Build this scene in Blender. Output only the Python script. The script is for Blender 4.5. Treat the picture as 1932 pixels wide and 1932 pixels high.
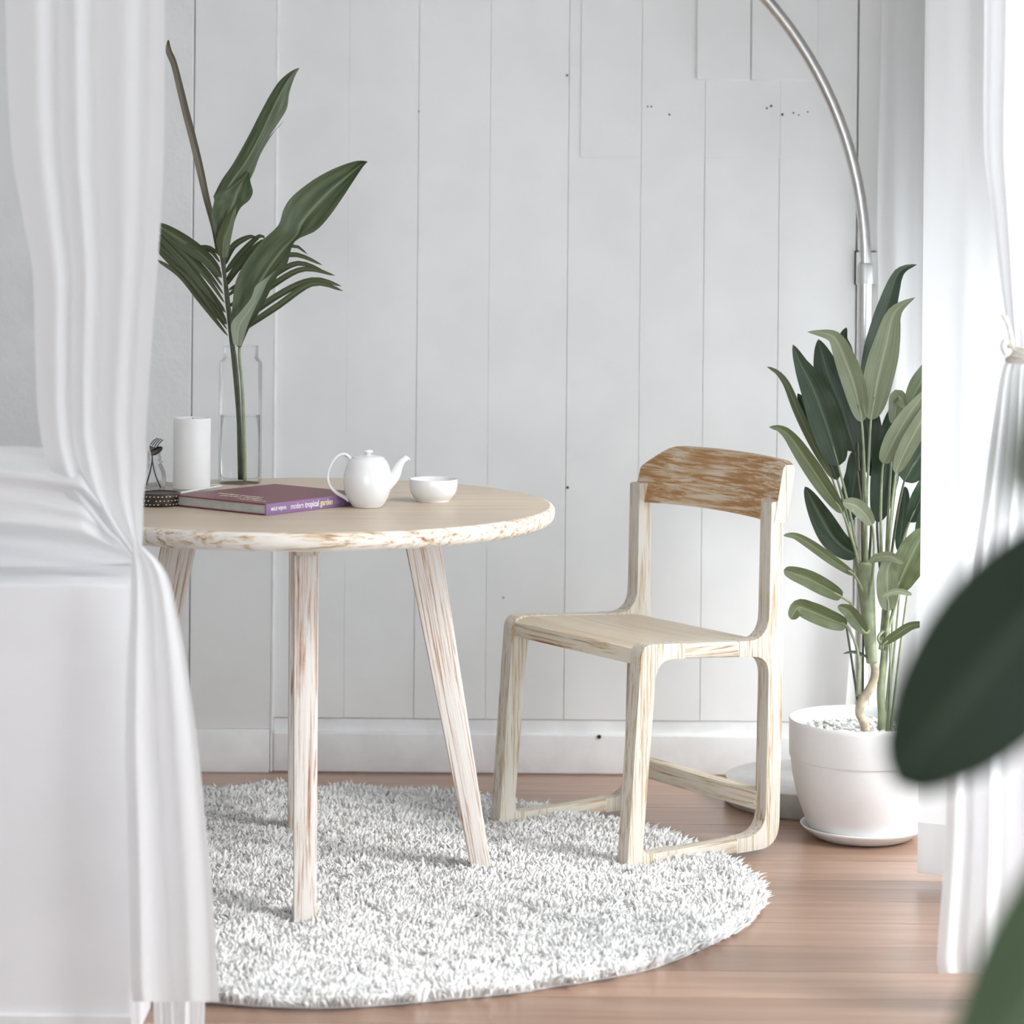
import bpy, bmesh, math, random
import numpy as np
from mathutils import Vector, Matrix

random.seed(7)
rng = np.random.default_rng(11)
for o in list(bpy.data.objects):
    bpy.data.objects.remove(o, do_unlink=True)
scene = bpy.context.scene
C = scene.collection

# ------------------------------------------------------------------ camera
F = 4928.0            # focal length in pixels of the 1932 px frame
H = 1.35              # camera height (m)
ROLL = math.radians(0.5)
cam = bpy.data.cameras.new('camera')
cam.sensor_width = 36.0
cam.sensor_fit = 'HORIZONTAL'
cam.lens = F / 1932.0 * 36.0
cam.shift_y = -(966.0 - 408.0) / 1932.0
cam.clip_start = 0.05
cam.dof.use_dof = True
cam.dof.focus_distance = 5.4
cam.dof.aperture_fstop = 3.4
camo = bpy.data.objects.new('camera', cam)
C.objects.link(camo)
camo.matrix_world = Matrix.Translation((0, 0, H)) @ Matrix.Rotation(math.pi / 2, 4, 'X') @ Matrix.Rotation(ROLL, 4, 'Z')
scene.camera = camo

# ------------------------------------------------------------------ sky, sun, exposure
world = bpy.data.worlds.new('sky')
scene.world = world
world.use_nodes = True
bg = world.node_tree.nodes['Background']
bg.inputs['Color'].default_value = (0.89, 0.94, 1.0, 1)
bg.inputs['Strength'].default_value = 3.0
sun = bpy.data.lights.new('sun', 'SUN')
sun.energy = 2.35
sun.angle = math.radians(22)
sun.color = (1.0, 0.985, 0.97)
suno = bpy.data.objects.new('sun', sun)
C.objects.link(suno)
suno.rotation_euler = Vector((-0.75, 0.46, -0.76)).to_track_quat('-Z', 'Y').to_euler()
scene.view_settings.view_transform = 'Standard'
scene.view_settings.look = 'None'
scene.view_settings.gamma = 1.0
scene.view_settings.use_curve_mapping = False
scene.view_settings.exposure = 0.38

# ------------------------------------------------------------------ pixel helpers
CR, SR = math.cos(ROLL), math.sin(ROLL)
def un(px, py):
    u, v = px - 966.0, py - 408.0
    return CR * u + SR * v, -SR * u + CR * v
def at(px, py, Y):
    u, v = un(px, py)
    return Vector((u / F * Y, Y, H - v / F * Y))
def gnd(px, py, z=0.0):
    u, v = un(px, py)
    Y = F * (H - z) / v
    return Vector((u / F * Y, Y, z))

# ------------------------------------------------------------------ materials
def new_mat(name):
    m = bpy.data.materials.new(name)
    m.use_nodes = True
    nt = m.node_tree
    return m, nt, nt.nodes['Principled BSDF']
def plain(name, col, rough=0.5, metal=0.0, spec=0.5, coat=0.0, noise=0.0, nscale=30, bump=0.0, bscale=80):
    m, nt, p = new_mat(name)
    p.inputs['Base Color'].default_value = (*col, 1)
    p.inputs['Roughness'].default_value = rough
    p.inputs['Metallic'].default_value = metal
    p.inputs['Specular IOR Level'].default_value = spec
    p.inputs['Coat Weight'].default_value = coat
    tc = nt.nodes.new('ShaderNodeTexCoord')
    if noise:
        n = nt.nodes.new('ShaderNodeTexNoise'); n.inputs['Scale'].default_value = nscale
        n.inputs['Detail'].default_value = 4
        nt.links.new(tc.outputs['Object'], n.inputs['Vector'])
        r = nt.nodes.new('ShaderNodeValToRGB')
        r.color_ramp.elements[0].position = 0.35; r.color_ramp.elements[1].position = 0.65
        r.color_ramp.elements[0].color = (*[c * (1 - noise) for c in col], 1)
        r.color_ramp.elements[1].color = (*[min(1, c * (1 + noise)) for c in col], 1)
        nt.links.new(n.outputs['Fac'], r.inputs['Fac'])
        nt.links.new(r.outputs['Color'], p.inputs['Base Color'])
    if bump:
        n2 = nt.nodes.new('ShaderNodeTexNoise'); n2.inputs['Scale'].default_value = bscale
        n2.inputs['Detail'].default_value = 3
        nt.links.new(tc.outputs['Object'], n2.inputs['Vector'])
        b = nt.nodes.new('ShaderNodeBump'); b.inputs['Strength'].default_value = bump
        b.inputs['Distance'].default_value = 0.004
        nt.links.new(n2.outputs['Fac'], b.inputs['Height'])
        nt.links.new(b.outputs['Normal'], p.inputs['Normal'])
    return m

def wood(name, axis, stops, rough=0.6, scale=22.0, stretch=0.05, bump=0.35, coat=0.0, blotch=0.0, rnd=False, spec=0.3):
    """grain runs along local axis 0/1/2; stops = list of (pos, colour)"""
    m, nt, p = new_mat(name)
    L = nt.links.new
    tc = nt.nodes.new('ShaderNodeTexCoord')
    mp = nt.nodes.new('ShaderNodeMapping')
    s = [1.0, 1.0, 1.0]; s[axis] = stretch
    mp.inputs['Scale'].default_value = s
    L(tc.outputs['Object'], mp.inputs['Vector'])
    if rnd:
        oi = nt.nodes.new('ShaderNodeObjectInfo')
        ml = nt.nodes.new('ShaderNodeMath'); ml.operation = 'MULTIPLY'; ml.inputs[1].default_value = 37.0
        L(oi.outputs['Random'], ml.inputs[0])
        cx = nt.nodes.new('ShaderNodeCombineXYZ')
        for k in range(3): L(ml.outputs[0], cx.inputs[k])
        L(cx.outputs[0], mp.inputs['Location'])
    n = nt.nodes.new('ShaderNodeTexNoise')
    n.inputs['Scale'].default_value = scale; n.inputs['Detail'].default_value = 8
    n.inputs['Roughness'].default_value = 0.68; n.inputs['Distortion'].default_value = 0.6
    L(mp.outputs['Vector'], n.inputs['Vector'])
    fac = n.outputs['Fac']
    if blotch:
        n3 = nt.nodes.new('ShaderNodeTexNoise'); n3.inputs['Scale'].default_value = 9; n3.inputs['Detail'].default_value = 5
        L(tc.outputs['Object'], n3.inputs['Vector'])
        sb = nt.nodes.new('ShaderNodeMath'); sb.operation = 'MULTIPLY_ADD'
        sb.inputs[1].default_value = blotch; sb.inputs[2].default_value = -blotch * 0.5
        L(n3.outputs['Fac'], sb.inputs[0])
        ad = nt.nodes.new('ShaderNodeMath'); ad.operation = 'ADD'
        L(fac, ad.inputs[0]); L(sb.outputs[0], ad.inputs[1])
        fac = ad.outputs[0]
    r = nt.nodes.new('ShaderNodeValToRGB')
    el = r.color_ramp.elements
    while len(el) < len(stops): el.new(0.5)
    for e, (pos, col) in zip(el, stops):
        e.position = pos; e.color = (*col, 1)
    L(fac, r.inputs['Fac']); L(r.outputs['Color'], p.inputs['Base Color'])
    if rnd:   # boards differ a little in tone
        hs = nt.nodes.new('ShaderNodeHueSaturation')
        mr = nt.nodes.new('ShaderNodeMapRange'); mr.inputs['To Min'].default_value = 0.82; mr.inputs['To Max'].default_value = 1.14
        L(oi.outputs['Random'], mr.inputs['Value']); L(mr.outputs['Result'], hs.inputs['Value'])
        L(r.outputs['Color'], hs.inputs['Color']); L(hs.outputs['Color'], p.inputs['Base Color'])
    p.inputs['Roughness'].default_value = rough
    p.inputs['Coat Weight'].default_value = coat
    p.inputs['Coat Roughness'].default_value = 0.24
    p.inputs['Specular IOR Level'].default_value = spec
    b = nt.nodes.new('ShaderNodeBump'); b.inputs['Strength'].default_value = bump; b.inputs['Distance'].default_value = 0.003
    L(fac, b.inputs['Height']); L(b.outputs['Normal'], p.inputs['Normal'])
    return m

def cloth(name, col, trans):
    m = bpy.data.materials.new(name); m.use_nodes = True
    nt = m.node_tree; L = nt.links.new
    nt.nodes.remove(nt.nodes['Principled BSDF'])
    out = nt.nodes['Material Output']
    d = nt.nodes.new('ShaderNodeBsdfDiffuse'); t = nt.nodes.new('ShaderNodeBsdfTranslucent')
    mx = nt.nodes.new('ShaderNodeMixShader'); mx.inputs[0].default_value = trans
    tc = nt.nodes.new('ShaderNodeTexCoord')
    n = nt.nodes.new('ShaderNodeTexNoise'); n.inputs['Scale'].default_value = 700
    L(tc.outputs['Object'], n.inputs['Vector'])
    b = nt.nodes.new('ShaderNodeBump'); b.inputs['Strength'].default_value = 0.08; b.inputs['Distance'].default_value = 0.001
    L(n.outputs['Fac'], b.inputs['Height'])
    for s in (d, t):
        s.inputs['Color'].default_value = (*col, 1); L(b.outputs['Normal'], s.inputs['Normal'])
    L(d.outputs[0], mx.inputs[1]); L(t.outputs[0], mx.inputs[2]); L(mx.outputs[0], out.inputs['Surface'])
    return m

def thin_glass(name, tint=(1, 1, 1), edge=0.12):
    m = bpy.data.materials.new(name); m.use_nodes = True
    nt = m.node_tree; L = nt.links.new
    nt.nodes.remove(nt.nodes['Principled BSDF'])
    out = nt.nodes['Material Output']
    t = nt.nodes.new('ShaderNodeBsdfTransparent'); t.inputs['Color'].default_value = (*tint, 1)
    g = nt.nodes.new('ShaderNodeBsdfGlossy'); g.inputs['Roughness'].default_value = 0.02
    lw = nt.nodes.new('ShaderNodeLayerWeight'); lw.inputs['Blend'].default_value = edge
    mx = nt.nodes.new('ShaderNodeMixShader')
    ml = nt.nodes.new('ShaderNodeMath'); ml.operation = 'MULTIPLY'; ml.inputs[1].default_value = 0.6
    L(lw.outputs['Fresnel'], ml.inputs[0]); L(ml.outputs[0], mx.inputs[0]); L(t.outputs[0], mx.inputs[1]); L(g.outputs[0], mx.inputs[2])
    L(mx.outputs[0], out.inputs['Surface'])
    return m

def leafmat(name, c1, c2, rough=0.35, vein=0.5, trans=0.15, bands=14.0):
    m, nt, p = new_mat(name)
    L = nt.links.new
    uv = nt.nodes.new('ShaderNodeUVMap')
    sp = nt.nodes.new('ShaderNodeSeparateXYZ'); L(uv.outputs['UV'], sp.inputs[0])
    # streaks along the blade: coordinate across the blade drives a noise stretched along it
    mp = nt.nodes.new('ShaderNodeMapping'); mp.inputs['Scale'].default_value = (bands, 1.4, 1)
    L(uv.outputs['UV'], mp.inputs['Vector'])
    n = nt.nodes.new('ShaderNodeTexNoise'); n.inputs['Scale'].default_value = 1.6; n.inputs['Detail'].default_value = 4
    L(mp.outputs['Vector'], n.inputs['Vector'])
    r = nt.nodes.new('ShaderNodeValToRGB')
    r.color_ramp.elements[0].position = 0.3; r.color_ramp.elements[1].position = 0.7
    r.color_ramp.elements[0].color = (*c1, 1); r.color_ramp.elements[1].color = (*c2, 1)
    L(n.outputs['Fac'], r.inputs['Fac'])
    # paler midrib
    ab = nt.nodes.new('ShaderNodeMath'); ab.operation = 'SUBTRACT'; ab.inputs[1].default_value = 0.5
    L(sp.outputs['X'], ab.inputs[0])
    a2 = nt.nodes.new('ShaderNodeMath'); a2.operation = 'ABSOLUTE'; L(ab.outputs[0], a2.inputs[0])
    lt = nt.nodes.new('ShaderNodeMath'); lt.operation = 'LESS_THAN'; lt.inputs[1].default_value = 0.035
    L(a2.outputs[0], lt.inputs[0])
    ml = nt.nodes.new('ShaderNodeMath'); ml.operation = 'MULTIPLY'; ml.inputs[1].default_value = vein
    L(lt.outputs[0], ml.inputs[0])
    mx = nt.nodes.new('ShaderNodeMix'); mx.data_type = 'RGBA'
    L(ml.outputs[0], mx.inputs[0]); L(r.outputs['Color'], mx.inputs[6])
    mx.inputs[7].default_value = (*[min(1, c * 1.6 + 0.05) for c in c2], 1)
    L(mx.outputs[2], p.inputs['Base Color'])
    p.inputs['Roughness'].default_value = rough
    p.inputs['Specular IOR Level'].default_value = 0.4
    b = nt.nodes.new('ShaderNodeBump'); b.inputs['Strength'].default_value = 0.25; b.inputs['Distance'].default_value = 0.002
    L(n.outputs['Fac'], b.inputs['Height']); L(b.outputs['Normal'], p.inputs['Normal'])
    if trans:
        out = nt.nodes['Material Output']
        t = nt.nodes.new('ShaderNodeBsdfTranslucent'); L(mx.outputs[2], t.inputs['Color'])
        ms = nt.nodes.new('ShaderNodeMixShader'); ms.inputs[0].default_value = trans
        L(p.outputs[0], ms.inputs[1]); L(t.outputs[0], ms.inputs[2]); L(ms.outputs[0], out.inputs['Surface'])
    return m

M = {}
M['paint'] = plain('white_wall_paint', (0.80, 0.80, 0.79), 0.55, noise=0.025, nscale=6, bump=0.06, bscale=25)
M['plaster'] = plain('rough_white_plaster', (0.78, 0.78, 0.77), 0.6, noise=0.03, nscale=8, bump=0.55, bscale=55)
M['trim'] = plain('white_trim_paint', (0.82, 0.82, 0.82), 0.4, noise=0.05, nscale=14, bump=0.12, bscale=40)
M['ledge'] = plain('ledge_paint', (0.84, 0.84, 0.85), 0.6, noise=0.02, nscale=7)
M['ceiling'] = plain('ceiling_paint', (0.82, 0.82, 0.81), 0.7, noise=0.02)
M['hole'] = plain('nail_hole', (0.02, 0.02, 0.02), 0.9, noise=0.1)
M['plank'] = wood('floor_plank', 0, [(0.25, (0.25, 0.138, 0.090)), (0.5, (0.345, 0.212, 0.148)), (0.75, (0.43, 0.285, 0.21))],
                  rough=0.36, scale=26, stretch=0.06, bump=0.05, coat=0.35, rnd=True, spec=0.5)
WHITE = (0.80, 0.765, 0.70)
def washed(name, axis, amt, tan=(0.60, 0.44, 0.27), dark=(0.30, 0.13, 0.06), rough=0.6, blotch=0.0, scale=24, white=WHITE, stretch=0.05, bump=0.5):
    a = 0.33 + amt * 0.22
    return wood(name, axis, [(max(0, a - 0.10), dark), (a - 0.01, tan), (a + 0.07, white), (0.85, tuple(min(1, c * 1.07) for c in white))],
                rough=rough, blotch=blotch, scale=scale, stretch=stretch, bump=bump)
M['table_top'] = wood('table_top_wood', 0, [(0.25, (0.50, 0.385, 0.265)), (0.5, (0.63, 0.515, 0.385)), (0.72, (0.72, 0.62, 0.50))],
                      rough=0.36, scale=70, stretch=0.03, bump=0.08, spec=0.4)
M['table_rim'] = washed('table_rim_wood', 0, 0.45, blotch=0.22, white=(0.82, 0.78, 0.71), tan=(0.66, 0.52, 0.36), scale=120, stretch=0.06)
M['table_leg'] = washed('table_leg_wood', 2, 0.44, tan=(0.58, 0.42, 0.32), dark=(0.28, 0.12, 0.07), white=(0.80, 0.75, 0.70), scale=170, stretch=0.02, bump=0.7)
M['chair_z'] = washed('chair_wood_upright', 2, 0.40, scale=150, white=(0.67, 0.625, 0.545), tan=(0.50, 0.385, 0.25), dark=(0.33, 0.19, 0.10), blotch=0.12, stretch=0.035, bump=0.7)
M['chair_y'] = washed('chair_wood_lengthwise', 1, 0.40, scale=150, white=(0.67, 0.625, 0.545), tan=(0.50, 0.385, 0.25), dark=(0.33, 0.19, 0.10), blotch=0.12, stretch=0.035, bump=0.7)
M['chair_x'] = washed('chair_wood_crosswise', 0, 0.46, scale=140, white=(0.75, 0.69, 0.58), tan=(0.60, 0.46, 0.30), blotch=0.15, stretch=0.04, bump=0.6)
M['chair_seat'] = wood('chair_seat_wood', 0, [(0.25, (0.52, 0.40, 0.27)), (0.5, (0.62, 0.52, 0.39)), (0.75, (0.68, 0.60, 0.48))], rough=0.4, scale=60, stretch=0.04, bump=0.1)
M['chair_back'] = washed('chair_back_wood', 0, 0.80, tan=(0.56, 0.36, 0.19), dark=(0.42, 0.22, 0.09), blotch=0.30, scale=130, white=(0.72, 0.62, 0.49), stretch=0.035, bump=0.8)
M['bolt'] = plain('bolt_recess', (0.06, 0.04, 0.035), 0.7, noise=0.2)
M['rug'] = cloth('rug_wool', (0.97, 0.965, 0.95), 0.18)
M['ceramic'] = plain('white_glazed_ceramic', (0.86, 0.86, 0.86), 0.16, coat=0.4, noise=0.01)
M['pot'] = plain('white_pot_plastic', (0.80, 0.80, 0.80), 0.38, noise=0.015)
M['pebble'] = plain('white_pebble', (0.80, 0.80, 0.78), 0.55, noise=0.1, nscale=60)
M['wax'] = plain('white_wax', (0.84, 0.84, 0.83), 0.45, noise=0.01)
M['wick'] = plain('wick', (0.10, 0.09, 0.08), 0.9, noise=0.2)
M['glass'] = thin_glass('clear_glass', (0.985, 0.99, 0.99), 0.16)
M['pane'] = thin_glass('window_glass', (0.97, 0.98, 0.98), 0.05)
M['steel'] = plain('brushed_steel', (0.62, 0.61, 0.60), 0.22, metal=1.0, noise=0.05, nscale=90)
M['nickel'] = plain('satin_nickel', (0.62, 0.62, 0.61), 0.42, metal=0.9, noise=0.03)
M['cutlery'] = plain('dark_steel', (0.10, 0.095, 0.09), 0.3, metal=1.0, noise=0.1)
M['stone'] = plain('grey_stone_base', (0.42, 0.41, 0.39), 0.5, noise=0.06, nscale=40)
M['cord'] = plain('black_cord', (0.02, 0.02, 0.02), 0.6, noise=0.1)
M['book_cover'] = plain('plum_book_cover', (0.185, 0.034, 0.055), 0.42, coat=0.0, noise=0.05, nscale=20)
M['book_spine'] = plain('violet_book_spine', (0.27, 0.15, 0.31), 0.45, coat=0.0, noise=0.08, nscale=12)
M['pages'] = wood('book_pages', 0, [(0.3, (0.50, 0.49, 0.46)), (0.7, (0.62, 0.61, 0.58))], rough=0.8, scale=60, stretch=0.01, bump=0.2)
M['ink_white'] = plain('white_print', (0.85, 0.85, 0.85), 0.5, noise=0.02)
M['ink_yellow'] = plain('yellow_print', (0.75, 0.72, 0.35), 0.5, noise=0.02)
M['ink_grey'] = plain('grey_print', (0.34, 0.28, 0.36), 0.5, noise=0.02)
M['rattan'] = plain('dark_lacquered_weave', (0.035, 0.018, 0.012), 0.35, noise=0.3, nscale=60, bump=0.3, bscale=150)
M['bead'] = plain('pale_bead', (0.78, 0.74, 0.66), 0.35, noise=0.05)
M['curtain'] = cloth('white_curtain_cloth', (0.90, 0.90, 0.905), 0.30)
M['sheer'] = cloth('white_sheer_cloth', (0.92, 0.92, 0.92), 0.55)
M['rope'] = plain('cream_cotton_rope', (0.74, 0.70, 0.63), 0.8, noise=0.06, nscale=200)
M['leaf_dark'] = leafmat('dark_green_leaf', (0.009, 0.024, 0.009), (0.030, 0.056, 0.022), 0.34, 0.5, 0.06)
M['leaf_mid'] = leafmat('mid_green_leaf', (0.07, 0.092, 0.036), (0.135, 0.160, 0.075), 0.38, 0.5, 0.15)
M['leaf_lit'] = leafmat('lit_green_leaf', (0.15, 0.175, 0.10), (0.24, 0.265, 0.165), 0.42, 0.45, 0.2)  # sheen and glow of leaves facing the side light put into a paler colour
M['leaf_vase'] = leafmat('banana_leaf', (0.038, 0.062, 0.026), (0.125, 0.155, 0.078), 0.36, 0.6, 0.15, bands=4.0)
M['leaf_under'] = leafmat('banana_leaf_underside', (0.26, 0.31, 0.22), (0.37, 0.41, 0.31), 0.45, 0.4, 0.2)
M['leaf_palm'] = leafmat('palm_leaflet', (0.045, 0.060, 0.026), (0.105, 0.125, 0.060), 0.4, 0.5, 0.12)
M['leaf_roll'] = leafmat('rolled_leaf', (0.10, 0.07, 0.05), (0.26, 0.25, 0.19), 0.5, 0.2, 0.1)
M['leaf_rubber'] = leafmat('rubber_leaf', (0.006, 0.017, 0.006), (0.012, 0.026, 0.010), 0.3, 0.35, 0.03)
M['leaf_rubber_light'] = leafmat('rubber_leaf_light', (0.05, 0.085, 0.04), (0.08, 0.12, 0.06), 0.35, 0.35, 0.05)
M['stem'] = plain('green_stem', (0.26, 0.30, 0.18), 0.5, noise=0.2, nscale=40)
M['stem_dark'] = plain('dark_green_stem', (0.075, 0.085, 0.045), 0.45, noise=0.3, nscale=40)
M['trunk'] = plain('tan_trunk', (0.42, 0.36, 0.26), 0.7, noise=0.25, nscale=50, bump=0.4, bscale=60)
M['water'] = thin_glass('clear_water', (0.98, 0.985, 0.982), 0.03)
M['bottle'] = thin_glass('bottle_glass', (0.93, 0.94, 0.94), 0.32)

# ------------------------------------------------------------------ object helpers
def tag(o, label=None, cat=None, group=None, kind=None):
    if label: o['label'] = label
    if cat: o['category'] = cat
    if group: o['group'] = group
    if kind: o['kind'] = kind
    return o
def thing(name, label, cat, loc=(0, 0, 0), rz=0.0, group=None):
    o = bpy.data.objects.new(name, None); C.objects.link(o)
    o.empty_display_size = 0.05
    o.location = loc; o.rotation_euler = (0, 0, rz)
    return tag(o, label, cat, group)
def wmat(o):
    m = Matrix.Identity(4)
    while o is not None:
        m = (Matrix.Translation(o.location) @ o.rotation_euler.to_matrix().to_4x4()) @ m
        o = o.parent
    return m
def link(name, me, mat, parent, smooth):
    if mat is not None: me.materials.append(mat)
    if smooth:
        me.polygons.foreach_set('use_smooth', [True] * len(me.polygons))
        if smooth == 'auto':
            try: me.set_sharp_from_angle(angle=math.radians(40))
            except Exception: pass
    o = bpy.data.objects.new(name, me); C.objects.link(o)
    o.parent = parent
    return o
def part(name, verts, faces, mat, parent=None, smooth='auto', world=False, uvs=None):
    """world=True: vertices are in world space and are brought into the parent's space"""
    if world and parent is not None:
        inv = wmat(parent).inverted()
        verts = [inv @ Vector(v) for v in verts]
    me = bpy.data.meshes.new(name)
    me.from_pydata([tuple(v) for v in verts], [], faces)
    if uvs is not None:
        ul = me.uv_layers.new(name='UVMap')
        for lp in me.loops: ul.data[lp.index].uv = uvs[lp.vertex_index]
    me.update()
    return link(name, me, mat, parent, smooth)
def from_bm(name, bm, mat, parent=None, smooth='auto'):
    bmesh.ops.recalc_face_normals(bm, faces=bm.faces)
    me = bpy.data.meshes.new(name); bm.to_mesh(me); bm.free()
    return link(name, me, mat, parent, smooth)
def hexa(pts, bev=0.0, seg=2):
    """8 corners: bottom 4 then top 4"""
    bm = bmesh.new()
    v = [bm.verts.new(p) for p in pts]
    for f in ((0, 3, 2, 1), (4, 5, 6, 7), (0, 1, 5, 4), (1, 2, 6, 5), (2, 3, 7, 6), (3, 0, 4, 7)):
        bm.faces.new([v[i] for i in f])
    if bev:
        bmesh.ops.bevel(bm, geom=list(bm.edges), offset=bev, segments=seg, affect='EDGES', profile=0.6)
    return bm
def boxbm(x0, x1, y0, y1, z0, z1, bev=0.0, seg=2):
    return hexa([(x0, y0, z0), (x1, y0, z0), (x1, y1, z0), (x0, y1, z0), (x0, y0, z1), (x1, y0, z1), (x1, y1, z1), (x0, y1, z1)], bev, seg)
def lathe(profile, seg=48, cx=0.0, cy=0.0):
    """profile list of (r, z) -> verts, faces ; r==0 closes"""
    V, Fc, rings = [], [], []
    for r, z in profile:
        if r <= 1e-6:
            rings.append([len(V)]); V.append((cx, cy, z))
        else:
            rings.append(list(range(len(V), len(V) + seg)))
            for k in range(seg):
                a = 2 * math.pi * k / seg
                V.append((cx + r * math.cos(a), cy + r * math.sin(a), z))
    for a, b in zip(rings, rings[1:]):
        for k in range(seg):
            k2 = (k + 1) % seg
            if len(a) == 1 and len(b) == 1: continue
            if len(a) == 1: Fc.append((a[0], b[k2], b[k]))
            elif len(b) == 1: Fc.append((a[k], a[k2], b[0]))
            else: Fc.append((a[k], a[k2], b[k2], b[k]))
    return V, Fc
def catmull(pts, n):
    P = [Vector(p) for p in pts]
    if len(P) < 3:
        return [P[0].lerp(P[-1], i / n) for i in range(n + 1)]
    seg = [(P[i + 1] - P[i]).length for i in range(len(P) - 1)]
    tot = sum(seg); out = []
    for i in range(n + 1):
        d = tot * i / n; k = 0
        while k < len(seg) - 1 and d > seg[k]: d -= seg[k]; k += 1
        t = min(1.0, d / max(seg[k], 1e-9))
        p0 = P[max(k - 1, 0)]; p1 = P[k]; p2 = P[k + 1]; p3 = P[min(k + 2, len(P) - 1)]
        out.append(0.5 * ((2 * p1) + (p2 - p0) * t + (2 * p0 - 5 * p1 + 4 * p2 - p3) * t * t + (3 * p1 - p0 - 3 * p2 + p3) * t ** 3))
    return out
def tube(pts, rad, seg=10, cap=True, squash=1.0):
    """rad: number or function of t"""
    n = len(pts); V, Fc = [], []
    up = Vector((0.12, 0.3, 1)).normalized()
    T0 = (pts[1] - pts[0]).normalized()
    N = T0.orthogonal().normalized()
    for i, p in enumerate(pts):
        T = (pts[min(i + 1, n - 1)] - pts[max(i - 1, 0)]).normalized()
        N = (N - T * N.dot(T)).normalized()
        B = T.cross(N)
        r = rad(i / (n - 1)) if callable(rad) else rad
        for k in range(seg):
            a = 2 * math.pi * k / seg
            V.append(p + N * (r * math.cos(a)) + B * (r * squash * math.sin(a)))
    for i in range(n - 1):
        for k in range(seg):
            k2 = (k + 1) % seg
            Fc.append((i * seg + k, i * seg + k2, (i + 1) * seg + k2, (i + 1) * seg + k))
    if cap:
        Fc.append(tuple(range(seg - 1, -1, -1)))
        Fc.append(tuple((n - 1) * seg + k for k in range(seg)))
    return V, Fc
def join(*vfs):
    V, Fc = [], []
    for v, f in vfs:
        o = len(V); V += list(v); Fc += [tuple(i + o for i in q) for q in f]
    return V, Fc
def rounded(pts):
    """2D polygon with radii: list of (x, y, r) -> smooth outline"""
    n = len(pts); out = []
    for i in range(n):
        p0 = Vector(pts[i - 1][:2]); p1 = Vector(pts[i][:2]); p2 = Vector(pts[(i + 1) % n][:2]); r = pts[i][2]
        if r <= 0: out.append(p1); continue
        d1 = (p0 - p1).normalized(); d2 = (p2 - p1).normalized()
        ang = d1.angle(d2); t = r / math.tan(ang / 2)
        a = p1 + d1 * t; b = p1 + d2 * t
        for k in range(8):
            s = k / 7
            out.append((1 - s) ** 2 * a + 2 * s * (1 - s) * p1 + s * s * b)
    return out

# ------------------------------------------------------------------ room shell
WY = 6.336           # back wall face
XL, XR = -2.4, 1.2   # left / right wall faces
YF = -1.6            # wall behind the camera
ZC = 2.75
wall_back = from_bm('wall_back', boxbm(XL - 0.1, XR + 0.1, WY + 0.02, WY + 0.12, 0, ZC), M['paint'])
tag(wall_back, 'white painted wall of wide vertical boards behind the table', kind='structure')
def wx(px, py=600): return at(px, py, WY).x
seams = [365, 518, 655, 787, 922, 1070, 1207, 1327, 1468, 1615, 1755]
xs = [wx(s) for s in seams] + [XR]
GAP = [0.0005, 0.0002, 0.0001, 0.0002, 0.0002, 0.0003, 0.0001, 0.0005, 0.0002, 0.0022, 0.0002, 0.0002]   # half width of each joint
for i in range(len(xs) - 1):
    x0, x1 = xs[i], xs[i + 1]
    left = i == 0
    yf = WY - (0.016 if left else 0.0) + random.uniform(-0.0012, 0.0012)
    z0 = 0.105 if left else 0.13
    g0, g1 = GAP[i], GAP[i + 1]
    b = from_bm('board', boxbm(x0 + g0, x1 - g1, yf, WY + 0.02, z0, ZC, 0.0007, 1), M['paint'], wall_back)
x0 = XL
plaster = from_bm('plaster_panel', boxbm(XL, xs[0] - 0.002, WY - 0.018, WY + 0.02, 0.105, ZC, 0.003, 1), M['plaster'], wall_back)
from_bm('rail', boxbm(xs[1] + 0.006, XR, WY + 0.002, WY + 0.02, 0.09, 0.129, 0.002, 1), M['trim'], wall_back)
# raised boards high on the wall and a faint patch below them
zr = at(1400, 152, WY).z
for a, b in ((1313, 1416), (1416, 1543)):
    from_bm('raised_board', boxbm(wx(a, 80) + 0.001, wx(b, 80) - 0.001, WY - 0.013, WY - 0.0005, zr, 2.35, 0.0025, 1), M['paint'], wall_back)
for a, b in ((1092, 1207), (1207, 1327), (1327, 1469), (1469, 1538)):
    from_bm('patch_board', boxbm(wx(a, 600) + 0.0003, wx(b, 600) - 0.0003, WY - 0.0028, WY - 0.0013, at(1300, 298, WY).z, 2.3, 0.0004, 1), M['paint'], wall_back)
for (a, b, r) in ((1222, 201, 1.6), (1229, 201, 1.7), (1263, 216, 1.9), (1447, 204, 2.0), (1455, 200, 2.4), (1476, 216, 2.6), (1497, 213, 1.8), (1507, 217, 1.6), (1524, 211, 1.6),
                  (1070, 142, 2.0), (431, 235, 1.2), (1071, 920, 2.6), (1130, 1388, 4.0), (790, 210, 1.3), (950, 1128, 1.4)):
    q = at(a, b, WY - 0.004)
    v, f = lathe([(0.0, 0), (r / 780.0, 0), (r / 780.0, 0.004), (0, 0.004)], 10)
    o = part('nail_hole', [(q.x + x, WY - 0.0032 + (0.0005 if b > 300 else 0) - (0.016 if b > 1380 else 0) + z * 0.3, q.z + y) for x, y, z in v], f, M['hole'], wall_back, world=True)
bb = from_bm('baseboard_back', boxbm(xs[1] + 0.006, XR, WY - 0.016, WY + 0.02, 0.0, 0.098, 0.006, 3), M['trim'])
tag(bb, 'white scuffed baseboard along the board wall', kind='structure')
bl = from_bm('baseboard_left', boxbm(XL, xs[1] - 0.002, WY - 0.024, WY + 0.02, 0.0, 0.104, 0.003, 2), M['trim'])
tag(bl, 'white baseboard left of the wall step', kind='structure')
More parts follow.
